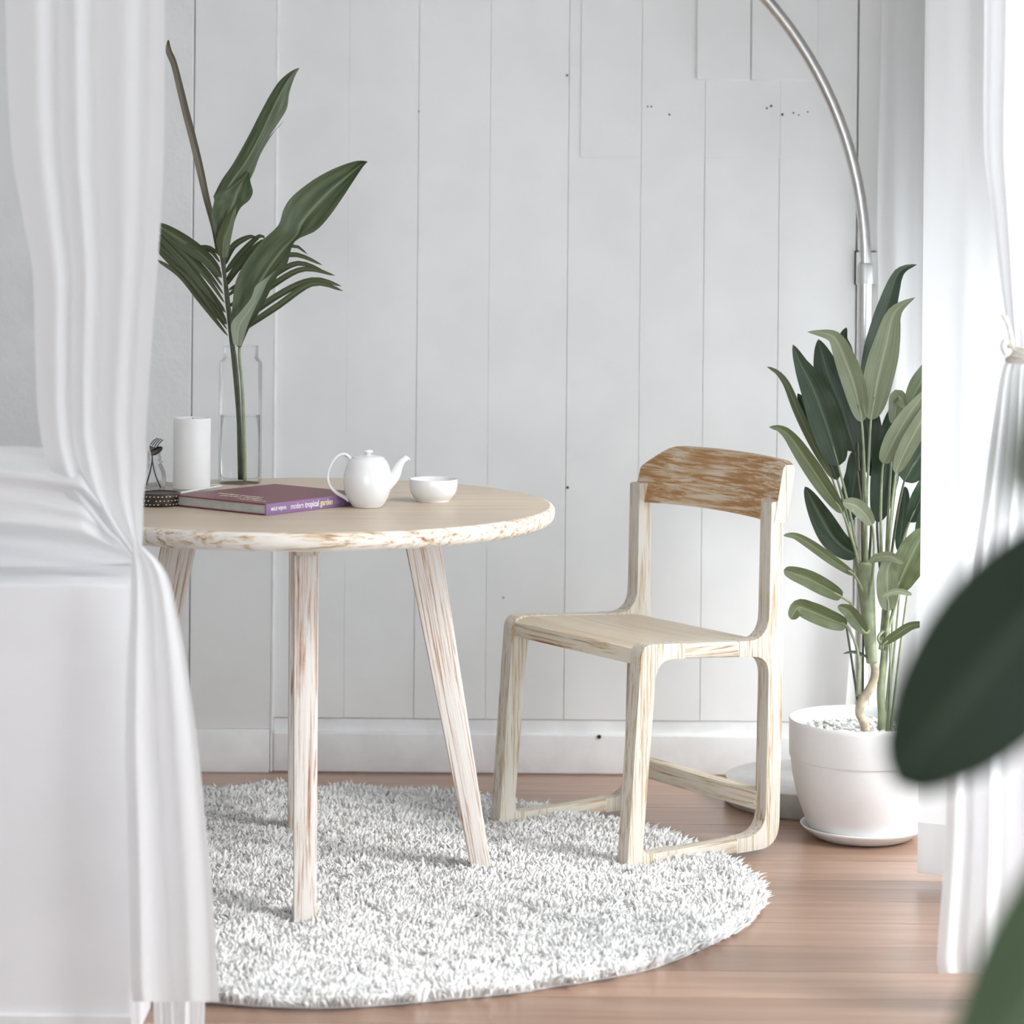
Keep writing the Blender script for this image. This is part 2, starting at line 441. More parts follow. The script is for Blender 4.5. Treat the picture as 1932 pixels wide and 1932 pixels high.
tr = from_bm('trim_1', boxbm(xs[1] - 0.001, xs[1] + 0.006, WY - 0.0175, WY + 0.02, 0.0, ZC, 0.002, 1), M['trim'])
tag(tr, 'narrow white vertical trim at the wall step', kind='structure')
# wall box beside the arc lamp
q0, q1 = at(1612, 473, WY), at(1652, 538, WY)
wb = thing('wall_box', 'small white wall box behind the collar of the arc lamp', 'wall box', ((q0.x + q1.x) / 2, WY - 0.001, (q0.z + q1.z) / 2))
hw, hh = (q1.x - q0.x) / 2, (q0.z - q1.z) / 2
from_bm('box_body', boxbm(-hw, hw, -0.006, -0.001, -hh, hh, 0.001, 1), M['hole'], wb)
from_bm('cover_plate', boxbm(-hw + 0.003, hw, -0.02, -0.006, -hh + 0.001, hh - 0.003, 0.002, 2), M['trim'], wb)

floor = from_bm('floor', boxbm(XL - 0.1, XR + 0.1, YF - 0.1, WY + 0.1, -0.1, -0.014), M['plank'])
tag(floor, 'polished reddish brown plank floor', kind='structure')
PL = 0.1615; y = 4.523 - PL * 38
proto = None
while y < WY + 0.02:
    if proto is None:
        proto = from_bm('plank', boxbm(XL, XR, 0.0014, PL - 0.0014, -0.014, 0.0, 0.0002, 1), M['plank'], floor)
        o = proto
    else:
        o = proto.copy(); C.objects.link(o); o.parent = floor
    o.location = (0, y, 0)
    y += PL
tag(from_bm('ceiling', boxbm(XL - 0.1, XR + 0.1, YF - 0.1, WY + 0.12, ZC, ZC + 0.1), M['ceiling']), 'white ceiling', kind='structure')
tag(from_bm('wall_left', boxbm(XL - 0.1, XL, YF - 0.1, WY + 0.1, 0, ZC), M['paint']), 'white left wall', kind='structure')
# right wall: unseen tall window added for table light, low corner one sized likewise
WINS = ((3.12, 4.95, 0.06, 2.52), (5.02, 6.26, 0.06, 1.28))
def boxes(bl):
    V, Fc = [], []
    for (x0_, x1_, y0_, y1_, z0_, z1_) in bl:
        if x1_ - x0_ < 1e-4 or y1_ - y0_ < 1e-4 or z1_ - z0_ < 1e-4: continue
        o = len(V)
        V += [(x0_, y0_, z0_), (x1_, y0_, z0_), (x1_, y1_, z0_), (x0_, y1_, z0_), (x0_, y0_, z1_), (x1_, y0_, z1_), (x1_, y1_, z1_), (x0_, y1_, z1_)]
        Fc += [tuple(i + o for i in f) for f in ((0, 3, 2, 1), (4, 5, 6, 7), (0, 1, 5, 4), (1, 2, 6, 5), (2, 3, 7, 6), (3, 0, 4, 7))]
    return V, Fc
bl_ = []; yp = YF - 0.1
for (a, b, c, d) in WINS:
    bl_ += [(XR, XR + 0.12, yp, a, 0, ZC), (XR, XR + 0.12, a, b, 0, c), (XR, XR + 0.12, a, b, d, ZC)]; yp = b
bl_.append((XR, XR + 0.12, yp, WY + 0.1, 0, ZC))
V, Fc = boxes(bl_)
tag(part('wall_right', V, Fc, M['paint'], smooth=False), 'white right wall with two windows sized for the light', kind='structure')
xa, xb = XL + 0.3, XR - 0.2
V, Fc = boxes([(XL - 0.1, xa, YF - 0.1, YF, 0, ZC), (xb, XR + 0.1, YF - 0.1, YF, 0, ZC), (xa, xb, YF - 0.1, YF, 0, 0.05), (xa, xb, YF - 0.1, YF, 2.5, ZC)])  # unseen wall; wide opening put in to let sky fill in from the front
tag(part('wall_front', V, Fc, M['paint'], smooth=False), 'white wall with a wide opening facing the board wall', kind='structure')
for wi, (W0, W1, WZ0, WZ1) in enumerate(WINS):
    win = bpy.data.objects.new('window_%d' % (wi + 1), None); C.objects.link(win)
    win.location = (XR + 0.06, (W0 + W1) / 2, WZ0)
    tag(win, ('tall unseen window added on the right wall to light the table', 'low white framed window in the back corner')[wi], kind='structure')
    L2 = (W1 - W0) / 2; HH = WZ1 - WZ0; nm_ = 4 if wi == 0 else 2
    for (c, d) in ((0, 0.04), (HH - 0.04, HH)):
        from_bm('window_frame', boxbm(-0.03, 0.03, -L2, L2, c, d, 0.003, 1), M['trim'], win)
    for k in range(nm_ + 1):
        yy = -L2 + 0.02 + k * (2 * L2 - 0.04) / nm_
        from_bm('mullion', boxbm(-0.03, 0.03, yy - 0.02, yy + 0.02, 0.04, HH - 0.04, 0.003, 1), M['trim'], win)
    for k in range(nm_):
        ya = -L2 + 0.04 + k * (2 * L2 - 0.04) / nm_; yb = ya + (2 * L2 - 0.04) / nm_ - 0.04
        part('pane', [(0, ya, 0.04), (0, yb, 0.04), (0, yb, HH - 0.04), (0, ya, HH - 0.04)], [(0, 1, 2, 3)], M['pane'], win, smooth=False)

# low ledge wall at the left, under the tied curtain
ZL = 0.753
ledge = from_bm('wall_ledge', boxbm(XL, -0.600, 4.20, 4.43, 0.0, ZL, 0.008, 3), M['ledge'])
tag(ledge, 'low white ledge wall under the tied left curtain', kind='structure')
lb = from_bm('baseboard_ledge', boxbm(XL, -0.598, 4.192, 4.20, 0.0, 0.062, 0.002, 1), M['trim'])
tag(lb, 'white baseboard along the foot of the ledge wall', kind='structure')

# ------------------------------------------------------------------ rug
outline_px = [(390, 1897, 0), (470, 1904, 0), (560, 1908, 0), (640, 1908, 0), (760, 1900, 0), (880, 1889, 0), (982, 1879, 0), (1044, 1868, 0), (1119, 1857, 0), (1222, 1837, 0),
              (1290, 1813, 0), (1358, 1783, 0), (1413, 1752, 0), (1437, 1708, 0.01), (1434, 1668, 0.02), (1406, 1632, 0.03), (1375, 1610, 0.03), (1324, 1587, 0.03), (1273, 1567, 0.03),
              (1235, 1554, 0.03), (1140, 1534, 0.03), (1051, 1518, 0.03), (982, 1505, 0.03), (945, 1498, 0.03), (851, 1488, 0.03), (754, 1482, 0.03), (671, 1479, 0.03), (602, 1475, 0.03),
              (494, 1472, 0.03), (416, 1480, 0.03), (340, 1484, 0.03)]
rp = [gnd(*q).to_2d() for q in outline_px]
rp += [Vector((-0.93, 6.02)), Vector((-1.08, 5.82)), Vector((-1.17, 5.5)), Vector((-1.16, 5.15)), Vector((-1.06, 4.83)), Vector((-0.90, 4.60)), Vector((-0.72, 4.48))]
rc = sum(rp, Vector((0, 0))) / len(rp)
ro = catmull([(*q, 0) for q in rp + [rp[0]]], 140)[:-1]
rug = thing('rug', 'round white shaggy rug under the table', 'rug', (rc.x, rc.y, 0.0))
bm = bmesh.new()
fv = [bm.verts.new((rc.x + (q.x - rc.x) * 0.985 - rc.x, rc.y + (q.y - rc.y) * 0.985 - rc.y, 0.001)) for q in ro]
fc = bm.faces.new(fv)
ex = bmesh.ops.extrude_face_region(bm, geom=[fc])
for g in ex['geom']:
    if isinstance(g, bmesh.types.BMVert): g.co.z = 0.0205
from_bm('rug_backing', bm, M['rug'], rug)
poly = np.array([(q.x, q.y) for q in ro])
def inside(P):
    n = len(poly); x, yv = P[:, 0], P[:, 1]; r = np.zeros(len(P), bool); j = n - 1
    for i in range(n):
        xi, yi = poly[i]; xj, yj = poly[j]
        c = ((yi > yv) != (yj > yv)) & (x < (xj - xi) * (yv - yi) / (yj - yi + 1e-12) + xi)
        r ^= c; j = i
    return r
step = 0.0066
gx = np.arange(poly[:, 0].min(), poly[:, 0].max(), step); gy = np.arange(poly[:, 1].min(), poly[:, 1].max(), step)
GX, GY = np.meshgrid(gx, gy)
P = np.stack([GX.ravel(), GY.ravel()], 1) + rng.uniform(-step * 0.6, step * 0.6, (GX.size, 2))
P = P[inside(P)]
n = len(P)
# clumps lean together: low-frequency lean field
lx = np.sin(P[:, 0] * 61 + np.sin(P[:, 1] * 43) * 2.1) + 0.9 * np.sin(P[:, 1] * 77 + P[:, 0] * 29)
ly = np.cos(P[:, 1] * 67 + np.sin(P[:, 0] * 39) * 2.3) + 0.9 * np.sin(P[:, 0] * 83 - P[:, 1] * 35)
lean = np.stack([lx, ly], 1) * 0.0055 + rng.normal(0, 0.0055, (n, 2))
hgt = 0.023 + 0.006 * np.sin(P[:, 0] * 37 + 1.3 * np.sin(P[:, 1] * 31)) * np.cos(P[:, 1] * 41) + rng.normal(0, 0.0035, n)
hgt = np.clip(hgt, 0.012, 0.036)
C0 = np.array([rc.x, rc.y]); edge = ~inside(C0 + (P - C0) * 1.022)      # the outermost tufts droop outwards
out = (P - C0) / np.linalg.norm(P - C0, axis=1)[:, None]
lean[edge] += out[edge] * 0.010; hgt[edge] *= 0.82
ang0 = rng.uniform(0, 2 * np.pi, n); w = rng.uniform(0.0030, 0.0045, n)
V = np.zeros((n, 7, 3))
for k in range(3):
    a = ang0 + k * 2 * np.pi / 3
    V[:, k, 0] = P[:, 0] + np.cos(a) * w; V[:, k, 1] = P[:, 1] + np.sin(a) * w; V[:, k, 2] = 0.007
    V[:, 3 + k, 0] = P[:, 0] + lean[:, 0] * 0.75 + np.cos(a) * w * 1.05; V[:, 3 + k, 1] = P[:, 1] + lean[:, 1] * 0.75 + np.sin(a) * w * 1.05
    V[:, 3 + k, 2] = 0.007 + hgt * 0.78
V[:, 6, 0] = P[:, 0] + lean[:, 0] * 1.35; V[:, 6, 1] = P[:, 1] + lean[:, 1] * 1.35; V[:, 6, 2] = 0.007 + hgt
V[:, :, 0] -= rc.x; V[:, :, 1] -= rc.y
tri = np.array([(0, 1, 4), (0, 4, 3), (1, 2, 5), (1, 5, 4), (2, 0, 3), (2, 3, 5), (3, 4, 6), (4, 5, 6), (5, 3, 6)])
T = (tri[None] + (np.arange(n) * 7)[:, None, None]).reshape(-1, 3)
me = bpy.data.meshes.new('pile')
me.vertices.add(n * 7); me.vertices.foreach_set('co', V.reshape(-1).astype(np.float32))
me.loops.add(T.size); me.loops.foreach_set('vertex_index', T.reshape(-1).astype(np.int32))
me.polygons.add(len(T)); me.polygons.foreach_set('loop_start', np.arange(0, T.size, 3, dtype=np.int32))
me.polygons.foreach_set('loop_total', np.full(len(T), 3, dtype=np.int32))
me.update(calc_edges=True)
pile = link('pile', me, M['rug'], rug, True)
tag(pile, 'long white shaggy pile', kind='stuff')

# ------------------------------------------------------------------ round table
TX, TY, TZ, TR = -0.42, 5.28, 0.767, 0.512
table = thing('round_table', 'round whitewashed wooden table with four splayed legs on the shaggy rug', 'table', (TX, TY, 0.012), math.radians(5))
z = TZ - 0.012
v, f = lathe([(0, z), (TR * 0.5, z), (TR - 0.010, z)], 128)
prof = [(TR - 0.010, z), (TR - 0.004, z - 0.002), (TR - 0.0005, z - 0.007), (TR, z - 0.014), (TR - 0.001, z - 0.022), (TR - 0.005, z - 0.029), (TR - 0.013, z - 0.0345), (TR - 0.03, z - 0.036), (0, z - 0.036)]
part('tabletop', v, f, M['table_top'], table)
v, f = lathe(prof, 128)
part('tabletop_edge', v, f, M['table_rim'], table, smooth=True)
for k in range(4):
    a = math.radians(-90 + 90 * k) + (math.radians(1.5) if k == 0 else 0)
    r, t = Vector((math.cos(a), math.sin(a), 0)), Vector((-math.sin(a), math.cos(a), 0))
    def P_(rr, tt, zz): return r * rr + t * tt + Vector((0, 0, zz))
    w0, w1, th0, th1 = 0.020, 0.037, 0.0215, 0.024
    cb, ct = 0.372, 0.236
    pts = [P_(cb - w0, -th0, 0), P_(cb + w0, -th0, 0), P_(cb + w0, th0, 0), P_(cb - w0, th0, 0),
           P_(ct - w1, -th1, z - 0.034), P_(ct + w1, -th1, z - 0.034), P_(ct + w1, th1, z - 0.034), P_(ct - w1, th1, z - 0.034)]
    # the leg's own frame follows its slant, so that the grain runs along it
    ax = (P_(ct, 0, z - 0.034) - P_(cb, 0, 0)).normalized()
    rot = Matrix((ax.cross(t).normalized() * -1, t, ax)).transposed()
    Lm = Matrix.Translation(P_(cb, 0, 0)) @ rot.to_4x4(); Li = Lm.inverted()
    leg = from_bm('leg', hexa([Li @ q for q in pts], 0.006, 2), M['table_leg'], table)
    leg.location = Lm.to_translation(); leg.rotation_euler = Lm.to_euler()
    # squared tenon block with a bolt recess at the top of the outer face
    zb = z - 0.056
    cc = ct + w1 + (cb + w0 - ct - w1) * (0.022 / (z - 0.034)) + 0.006
    pts = [P_(cc - 0.02, -0.0255, zb - 0.014), P_(cc + 0.006, -0.0215, zb - 0.014), P_(cc + 0.006, 0.0215, zb - 0.014), P_(cc - 0.02, 0.0255, zb - 0.014),
           P_(cc - 0.02, -0.0255, z - 0.0345), P_(cc + 0.003, -0.0245, z - 0.0345), P_(cc + 0.003, 0.0245, z - 0.0345), P_(cc - 0.02, 0.0255, z - 0.0345)]
    from_bm('tenon_block', hexa([Li @ q for q in pts], 0.003, 2), M['chair_z'], leg)
    v, f = lathe([(0, 0), (0.0042, 0), (0.0042, 0.0012), (0, 0.0012)], 12)
    part('bolt_recess', [Li @ P_(cc + 0.0062 + zz, xx * 1.6, zb + yy) for xx, yy, zz in v], f, M['bolt'], leg)

# ------------------------------------------------------------------ chair
CW, CD = 0.488, 0.36
chair = thing('dining_chair', 'whitewashed wooden dining chair with worn curved backrest beside the round table', 'chair', (0.1359, 5.5508, 0.012), math.radians(-54.6))
SZ, SZB = 0.4745 - 0.012, 0.452 - 0.012
FF = 0.034
outer = rounded([(-FF - 0.004, 0.0, 0.012), (CD + 0.012, 0.0, 0.055), (CD + 0.020, 0.42, 0.0), (CD + 0.016, 0.735, 0.010), (CD - 0.017, 0.735, 0.006),
                 (CD - 0.022, SZB + 0.002, 0.055), (-0.004, SZ, 0.030)])
inner = rounded([(-FF + 0.036, 0.030, 0.022), (CD - 0.026, 0.030, 0.055), (CD - 0.020, SZB - 0.032, 0.045), (0.036, SZ - 0.034, 0.045)])
TH = 0.0175
def frame_piece(keep):
    bm = bmesh.new()
    eds = []
    for loop in (outer, inner):
        vs = [bm.verts.new((0, q.x, q.y)) for q in loop]
        for i in range(len(vs)): eds.append(bm.edges.new((vs[i], vs[(i + 1) % len(vs)])))
    bmesh.ops.triangle_fill(bm, edges=eds, use_beauty=True)
    for (co, no) in keep:
        bmesh.ops.bisect_plane(bm, geom=list(bm.verts) + list(bm.edges) + list(bm.faces), plane_co=co, plane_no=no, clear_outer=True)
    bmesh.ops.dissolve_limit(bm, angle_limit=0.01, verts=bm.verts, edges=bm.edges)
    bmesh.ops.triangulate(bm, faces=[f for f in bm.faces if len(f.verts) > 4])
    fs = list(bm.faces)
    for v_ in bm.verts: v_.co.x = -TH
    ex = bmesh.ops.extrude_face_region(bm, geom=fs)
    for g in ex['geom']:
        if isinstance(g, bmesh.types.BMVert): g.co.x = TH
    bmesh.ops.recalc_face_normals(bm, faces=bm.faces)
    rim = [e for e in bm.edges if len(e.link_faces) == 2 and abs(e.verts[0].co.x - e.verts[1].co.x) < 1e-6
           and e.calc_face_angle(0) > 1.2 and not all(abs(abs(fq.normal.x) - 1) < 1e-3 for fq in e.link_faces)]
    # leave the cut faces square so that the pieces meet
    def cut(fq): return any(abs(fq.normal.dot(Vector(no))) > 0.9999 and abs((fq.calc_center_median() - Vector(co)).dot(Vector(no))) < 1e-5 for co, no in keep)
    rim = [e for e in rim if not any(cut(fq) for fq in e.link_faces)]
    try: bmesh.ops.bevel(bm, geom=rim, offset=0.006, segments=3, affect='EDGES', profile=0.55, clamp_overlap=True)
    except Exception: pass
    return bm
yc0, yc1, zm = 0.11, CD - 0.105, 0.25
pieces = {'front_leg': ([((0, yc0, 0), (0, 1, 0))], 'chair_z'),
          'back_post': ([((0, yc1, 0), (0, -1, 0))], 'chair_z'),
          'seat_rail': ([((0, yc0, 0), (0, -1, 0)), ((0, yc1, 0), (0, 1, 0)), ((0, 0, zm), (0, 0, -1))], 'chair_y'),
          'runner': ([((0, yc0, 0), (0, -1, 0)), ((0, yc1, 0), (0, 1, 0)), ((0, 0, zm), (0, 0, 1))], 'chair_y')}
for nm, (keep, mt) in pieces.items():
    a = from_bm(nm, frame_piece(keep), M[mt], chair)
    a.location.x = CW / 2 - TH
    b = a.copy(); C.objects.link(b); b.parent = chair; b.location.x = -(CW / 2 - TH)
# seat: slightly dished panel between the frames
nx, ny = 17, 15
V, Fc = [], []
hx = CW / 2 - 2 * TH + 0.004
for s in (0, 1):
    for j in range(ny):
        for i in range(nx):
            x = -hx + 2 * hx * i / (nx - 1); tY = j / (ny - 1)
            yy = 0.002 + (CD - 0.022) * tY
            top = SZ + (SZB - SZ) * tY - 0.004 * (1 - (x / hx) ** 2) * math.sin(math.pi * min(1, tY * 1.1)) - 0.0008
            if tY < 0.01: top -= 0.012
            if 0.01 < tY < 0.08: top -= 0.002
            V.append((x, yy - (0.004 if j == 0 and s else 0), top if s == 0 else SZ + (SZB - SZ) * tY - 0.036 + (0.004 if j == 0 else 0)))
N = nx * ny
for j in range(ny - 1):
    for i in range(nx - 1):
        a = j * nx + i
        Fc.append((a, a + 1, a + nx + 1, a + nx)); Fc.append((N + a, N + a + nx, N + a + nx + 1, N + a + 1))
for i in range(nx - 1):
    Fc.append((i, N + i, N + i + 1, i + 1)); a = (ny - 1) * nx + i; Fc.append((a, a + 1, N + a + 1, N + a))
for j in range(ny - 1):
    a = j * nx; Fc.append((a, a + nx, N + a + nx, N + a)); a += nx - 1; Fc.append((a, N + a, N + a + nx, a + nx))
part('seat', V, Fc, M['chair_seat'], chair)
from_bm('seat_front_rail', boxbm(-hx, hx, -0.002, 0.030, SZ - 0.046, SZ - 0.012, 0.006, 2), M['chair_x'], chair)
# backrest: bowed leaning board, its ends notched over the posts
V, Fc = [], []
nb = 24; zb0, zb1 = 0.690, 0.818
hb = CW / 2 + 0.001
cols = [(0.0, 0.0), (0.25, 0.0), (0.5, 0.0), (0.75, 0.0), (0.93, 0.0), (1.0, 0.005), (1.0, 0.028), (0.93, 0.034), (0.5, 0.036), (0.0, 0.036)]
for i in range(nb + 1):
    x = -hb + 2 * hb * i / nb; s = x / hb
    bow = 0.024 * (1 - s * s)
    # the far upper corner is cut off in a soft slope
    drop = 0.0
    if s < -0.60: drop = 0.045 * ((-0.60 - s) / 0.40) ** 1.3
    if s > 0.97: drop = 0.006
    for (u_, d_) in cols:
        zz = zb0 + (zb1 - drop - zb0) * u_ + 0.006 * (1 - s * s)
        V.append((x, CD - 0.010 + bow + d_ + 0.026 * u_, zz))
k = len(cols)
for i in range(nb):
    for j in range(k):
        j2 = (j + 1) % k
        Fc.append((i * k + j, (i + 1) * k + j, (i + 1) * k + j2, i * k + j2))
Fc.append(tuple(range(k))); Fc.append(tuple(nb * k + j for j in reversed(range(k))))
br_ = part('backrest', V, Fc, M['chair_back'], chair)
br_.data.materials.append(M['chair_z'])
for q in br_.data.polygons[-2:]: q.material_index = 1
from_bm('stretcher', boxbm(-CW / 2 + 2 * TH - 0.004, CW / 2 - 2 * TH + 0.004, CD - 0.030, CD + 0.004, 0.076, 0.118, 0.006, 2), M['chair_x'], chair)

# ------------------------------------------------------------------ things on the table
def on_table(px, py): return gnd(px, py, TZ)
# book
Nc = Vector((-0.4715, 5.048)); byaw = math.radians(51.7)
BL, BW, BT = 0.290, 0.250, 0.0225
book = thing('book', 'purple hardcover book lying on the table beside the teapot', 'book', (Nc.x, Nc.y, TZ), byaw)
from_bm('back_cover', boxbm(0, BL, 0.001, BW, 0.0003, 0.0028, 0.0006, 1), M['book_cover'], book)
cover = from_bm('front_cover', boxbm(0, BL, 0.001, BW, BT - 0.0025, BT, 0.0006, 1), M['book_cover'], book)
from_bm('page_block', boxbm(0.004, BL - 0.004, 0.003, BW - 0.005, 0.0028, BT - 0.0025), M['pages'], book)
spine = from_bm('spine', boxbm(0, BL, -0.0018, 0.002, 0.0003, BT, 0.0009, 2), M['book_spine'], book)
def text(name, s, size, mat, parent, loc, rot, bold=0.0, width=None):
    cu = bpy.data.curves.new(name, 'FONT'); cu.body = s; cu.size = size; cu.extrude = 0.00008; cu.offset = bold
    cu.resolution_u = 3
    o = bpy.data.objects.new('tmp', cu); C.objects.link(o)
    dg = bpy.context.evaluated_depsgraph_get(); dg.update()
    me = bpy.data.meshes.new_from_object(o.evaluated_get(dg))
    bpy.data.objects.remove(o, do_unlink=True)
    xs_ = [v_.co.x for v_ in me.vertices]
    if width and xs_:
        k_ = width / (max(xs_) - min(xs_)); m0 = min(xs_)
        for v_ in me.vertices: v_.co.x = (v_.co.x - m0) * k_
    me.materials.clear()
    t_ = link(name, me, mat, parent, False)
    t_.location = loc; t_.rotation_euler = rot
    return t_
sr = (math.pi / 2, 0, 0)
for s, x0_, wd, sz_, mt, bd in (('MADE WIJAYA', 0.014, 0.043, 0.0092, 'ink_white', 0.0002), ('modern', 0.070, 0.036, 0.0165, 'ink_white', 0.0),
                                ('tropical', 0.110, 0.040, 0.0165, 'ink_white', 0.0004), ('garden', 0.154, 0.037, 0.0165, 'ink_yellow', 0.0004), ('design', 0.195, 0.034, 0.0165, 'ink_grey', 0.0)):
    text('spine_lettering', s, sz_, M[mt], spine, (x0_, -0.0019, 0.0072 if sz_ > 0.01 else 0.0085), sr, bd, wd)
cr_ = (0, 0, -math.pi / 2)
text('cover_lettering', 'modern tropical', 0.020, M['ink_white'], cover, (0.075, 0.205, BT + 0.0001), cr_, 0.0, 0.115)
text('cover_lettering', 'garden design', 0.020, M['ink_yellow'], cover, (0.052, 0.175, BT + 0.0001), cr_, 0.0002, 0.110)
text('cover_lettering', 'MADE WIJAYA', 0.012, M['ink_white'], cover, (0.030, 0.105, BT + 0.0001), cr_, 0.0, 0.075)

# teapot
tp = Vector((-0.2835, 5.214)); k = 5.214 / F
teapot = thing('teapot', 'white glazed teapot standing between the purple book and the bowl', 'teapot', (tp.x, tp.y, TZ), math.radians(3))
def rz(lst, base): return [(r * k, (base - yy) * k) for r, yy in lst]
body = rz([(0, 956), (25, 956), (28, 955.5), (29, 953), (34, 947), (40, 936), (44.5, 922), (46, 908), (45, 894), (41.5, 880), (36, 869), (31.5, 864), (30, 863.5), (29, 865), (0, 866)], 956)
body[0] = (0, 0.0012); body[1] = (25 * k, 0.0)
v, f = lathe(body, 56); tb = part('body', v, f, M['ceramic'], teapot, smooth=True)
lid = rz([(30.3, 864.2), (30.6, 862.6), (29, 861), (20, 858.6), (8, 857), (4.5, 856), (4.2, 854.6), (7, 854), (10, 852), (9.4, 849.6), (5, 848), (0, 847.6)], 956)
v, f = lathe(lid, 40); part('lid', v, f, M['ceramic'], teapot, smooth=True)
def loc2(px, py): return Vector(((px - 692.5) * k, 0, (956 - py) * k))
sp_ = catmull([loc2(728, 912), loc2(742, 898), loc2(750, 880), loc2(757, 869), loc2(766, 862.5)], 18)
v, f = tube(sp_, lambda t: (15.5 - 10.3 * t ** 0.8) * k, 16)
part('spout', v, f, M['ceramic'], teapot, smooth=True)
lip = catmull([loc2(757.5, 866.5), loc2(763, 862), loc2(769, 864), loc2(772, 867)], 8)
v, f = tube(lip, lambda t: (5.2 - 3.9 * t) * k, 12, squash=1.0)
part('spout_lip', v, f, M['ceramic'], teapot, smooth=True)
hd = catmull([loc2(661, 874), loc2(657, 862), loc2(647, 856.5), loc2(634, 862), loc2(622, 880), loc2(617.5, 898), loc2(621, 915), loc2(634, 929), loc2(650, 938), loc2(658, 944)], 40)
v, f = tube(hd, lambda t: (2.2 + 1.0 * abs(2 * t - 1)) * k, 12, squash=1.3)
part('handle', v, f, M['ceramic'], teapot, smooth=True)

# bowl
bp = on_table(817.5, 945.5); k = bp.y / F
bowl = thing('bowl', 'small white ceramic bowl right of the teapot on the table', 'bowl', (bp.x, bp.y, TZ))
v, f = lathe(rz([(0, 944), (28, 944), (29.5, 945.5), (30.5, 945), (31, 943), (37, 938), (43, 929), (45.5, 917), (45.8, 904), (45.2, 903), (44.2, 903.6), (43.6, 916), (40.5, 928), (34, 936), (22, 940), (0, 941)], 945.5), 56)
part('bowl_body', v, f, M['ceramic'], bowl, smooth=True)
v, f = lathe(rz([(28.0, 945.5), (31.2, 945.5), (31.2, 942), (28.0, 942)], 945.5), 48)
part('foot_ring', v, f, M['ceramic'], bowl, smooth=True)

# glass tray and pillar candle
ed = Vector((-0.43, -0.90)).normalized(); pr = Vector((-0.90, 0.43)).normalized(); c0 = Vector((-0.606, 5.518))
cs = [c0, c0 + ed * 0.165, c0 + ed * 0.165 + pr * 0.165, c0 + pr * 0.165]
cen = sum(cs, Vector((0, 0))) / 4
tray = thing('glass_tray', 'clear square glass tray under the white candle', 'tray', (cen.x, cen.y, TZ))
bm = hexa([(*(q - cen), 0.0005) for q in cs] + [(*(q - cen), 0.0065) for q in cs], 0.0012, 2)
from_bm('tray_base', bm, M['glass'], tray)
for i in range(4):
    a, b = cs[i] - cen, cs[(i + 1) % 4] - cen
    d = (b - a).normalized(); nrm = Vector((d.y, -d.x)) if Vector((d.y, -d.x)).dot(a) > 0 else Vector((-d.y, d.x))
    ii = [a - nrm * 0.004, b - nrm * 0.004, b, a]
    from_bm('tray_lip', hexa([(*q, 0.0066) for q in ii] + [(*q, 0.0105) for q in ii], 0.0008, 1), M['ceramic'], tray)
cp = Vector((-0.668, 5.487)); k = cp.y / F
candle = thing('pillar_candle', 'thick white pillar candle on the glass tray', 'candle', (cp.x, cp.y, TZ + 0.0066))
rr = 35 * k; hc = 0.1475
v, f = lathe([(0, 0), (rr - 0.001, 0), (rr, 0.001), (rr, hc - 0.002), (rr - 0.0015, hc), (rr - 0.004, hc), (rr - 0.007, hc - 0.004), (0.006, hc - 0.007), (0, hc - 0.007)], 56)
part('wax_body', v, f, M['wax'], candle)
v, f = tube([Vector((0, 0, hc - 0.008)), Vector((0.0005, 0, hc - 0.004)), Vector((0.0015, 0, hc - 0.0005))], 0.0009, 8)
part('wick', v, f, M['wick'], candle)

# vase with water
vp = Vector((-0.585, 5.66)); k = vp.y / F; rv = 40.5 * k
vase = thing('glass_vase', 'tall clear glass vase of leaves and water at the back of the table', 'vase', (vp.x, vp.y, TZ))
hv = 0.297
zsh, znk = hv - 0.034, hv - 0.026
ov = [(0, 0.0), (rv - 0.003, 0.0), (rv, 0.003), (rv, zsh - 0.004), (rv - 0.002, zsh + 0.001), (rv * 0.83, znk), (rv * 0.81, znk + 0.003), (rv * 0.81, hv - 0.002), (rv * 0.83, hv), (rv * 0.80, hv + 0.0006), (rv * 0.785, hv - 0.001)]
v, f = lathe(ov, 64); part('glass_wall', v, f, M['glass'], vase, smooth=True)
hwat = 0.146
rw_ = rv - 0.0037
v, f = lathe([(0, 0.0094), (rw_ - 0.006, 0.0102), (rw_, 0.0165), (rw_, hwat), (rw_ - 0.0012, hwat - 0.0008), (0, hwat - 0.001)], 64)
part('water', v, f, M['water'], vase, smooth=True)

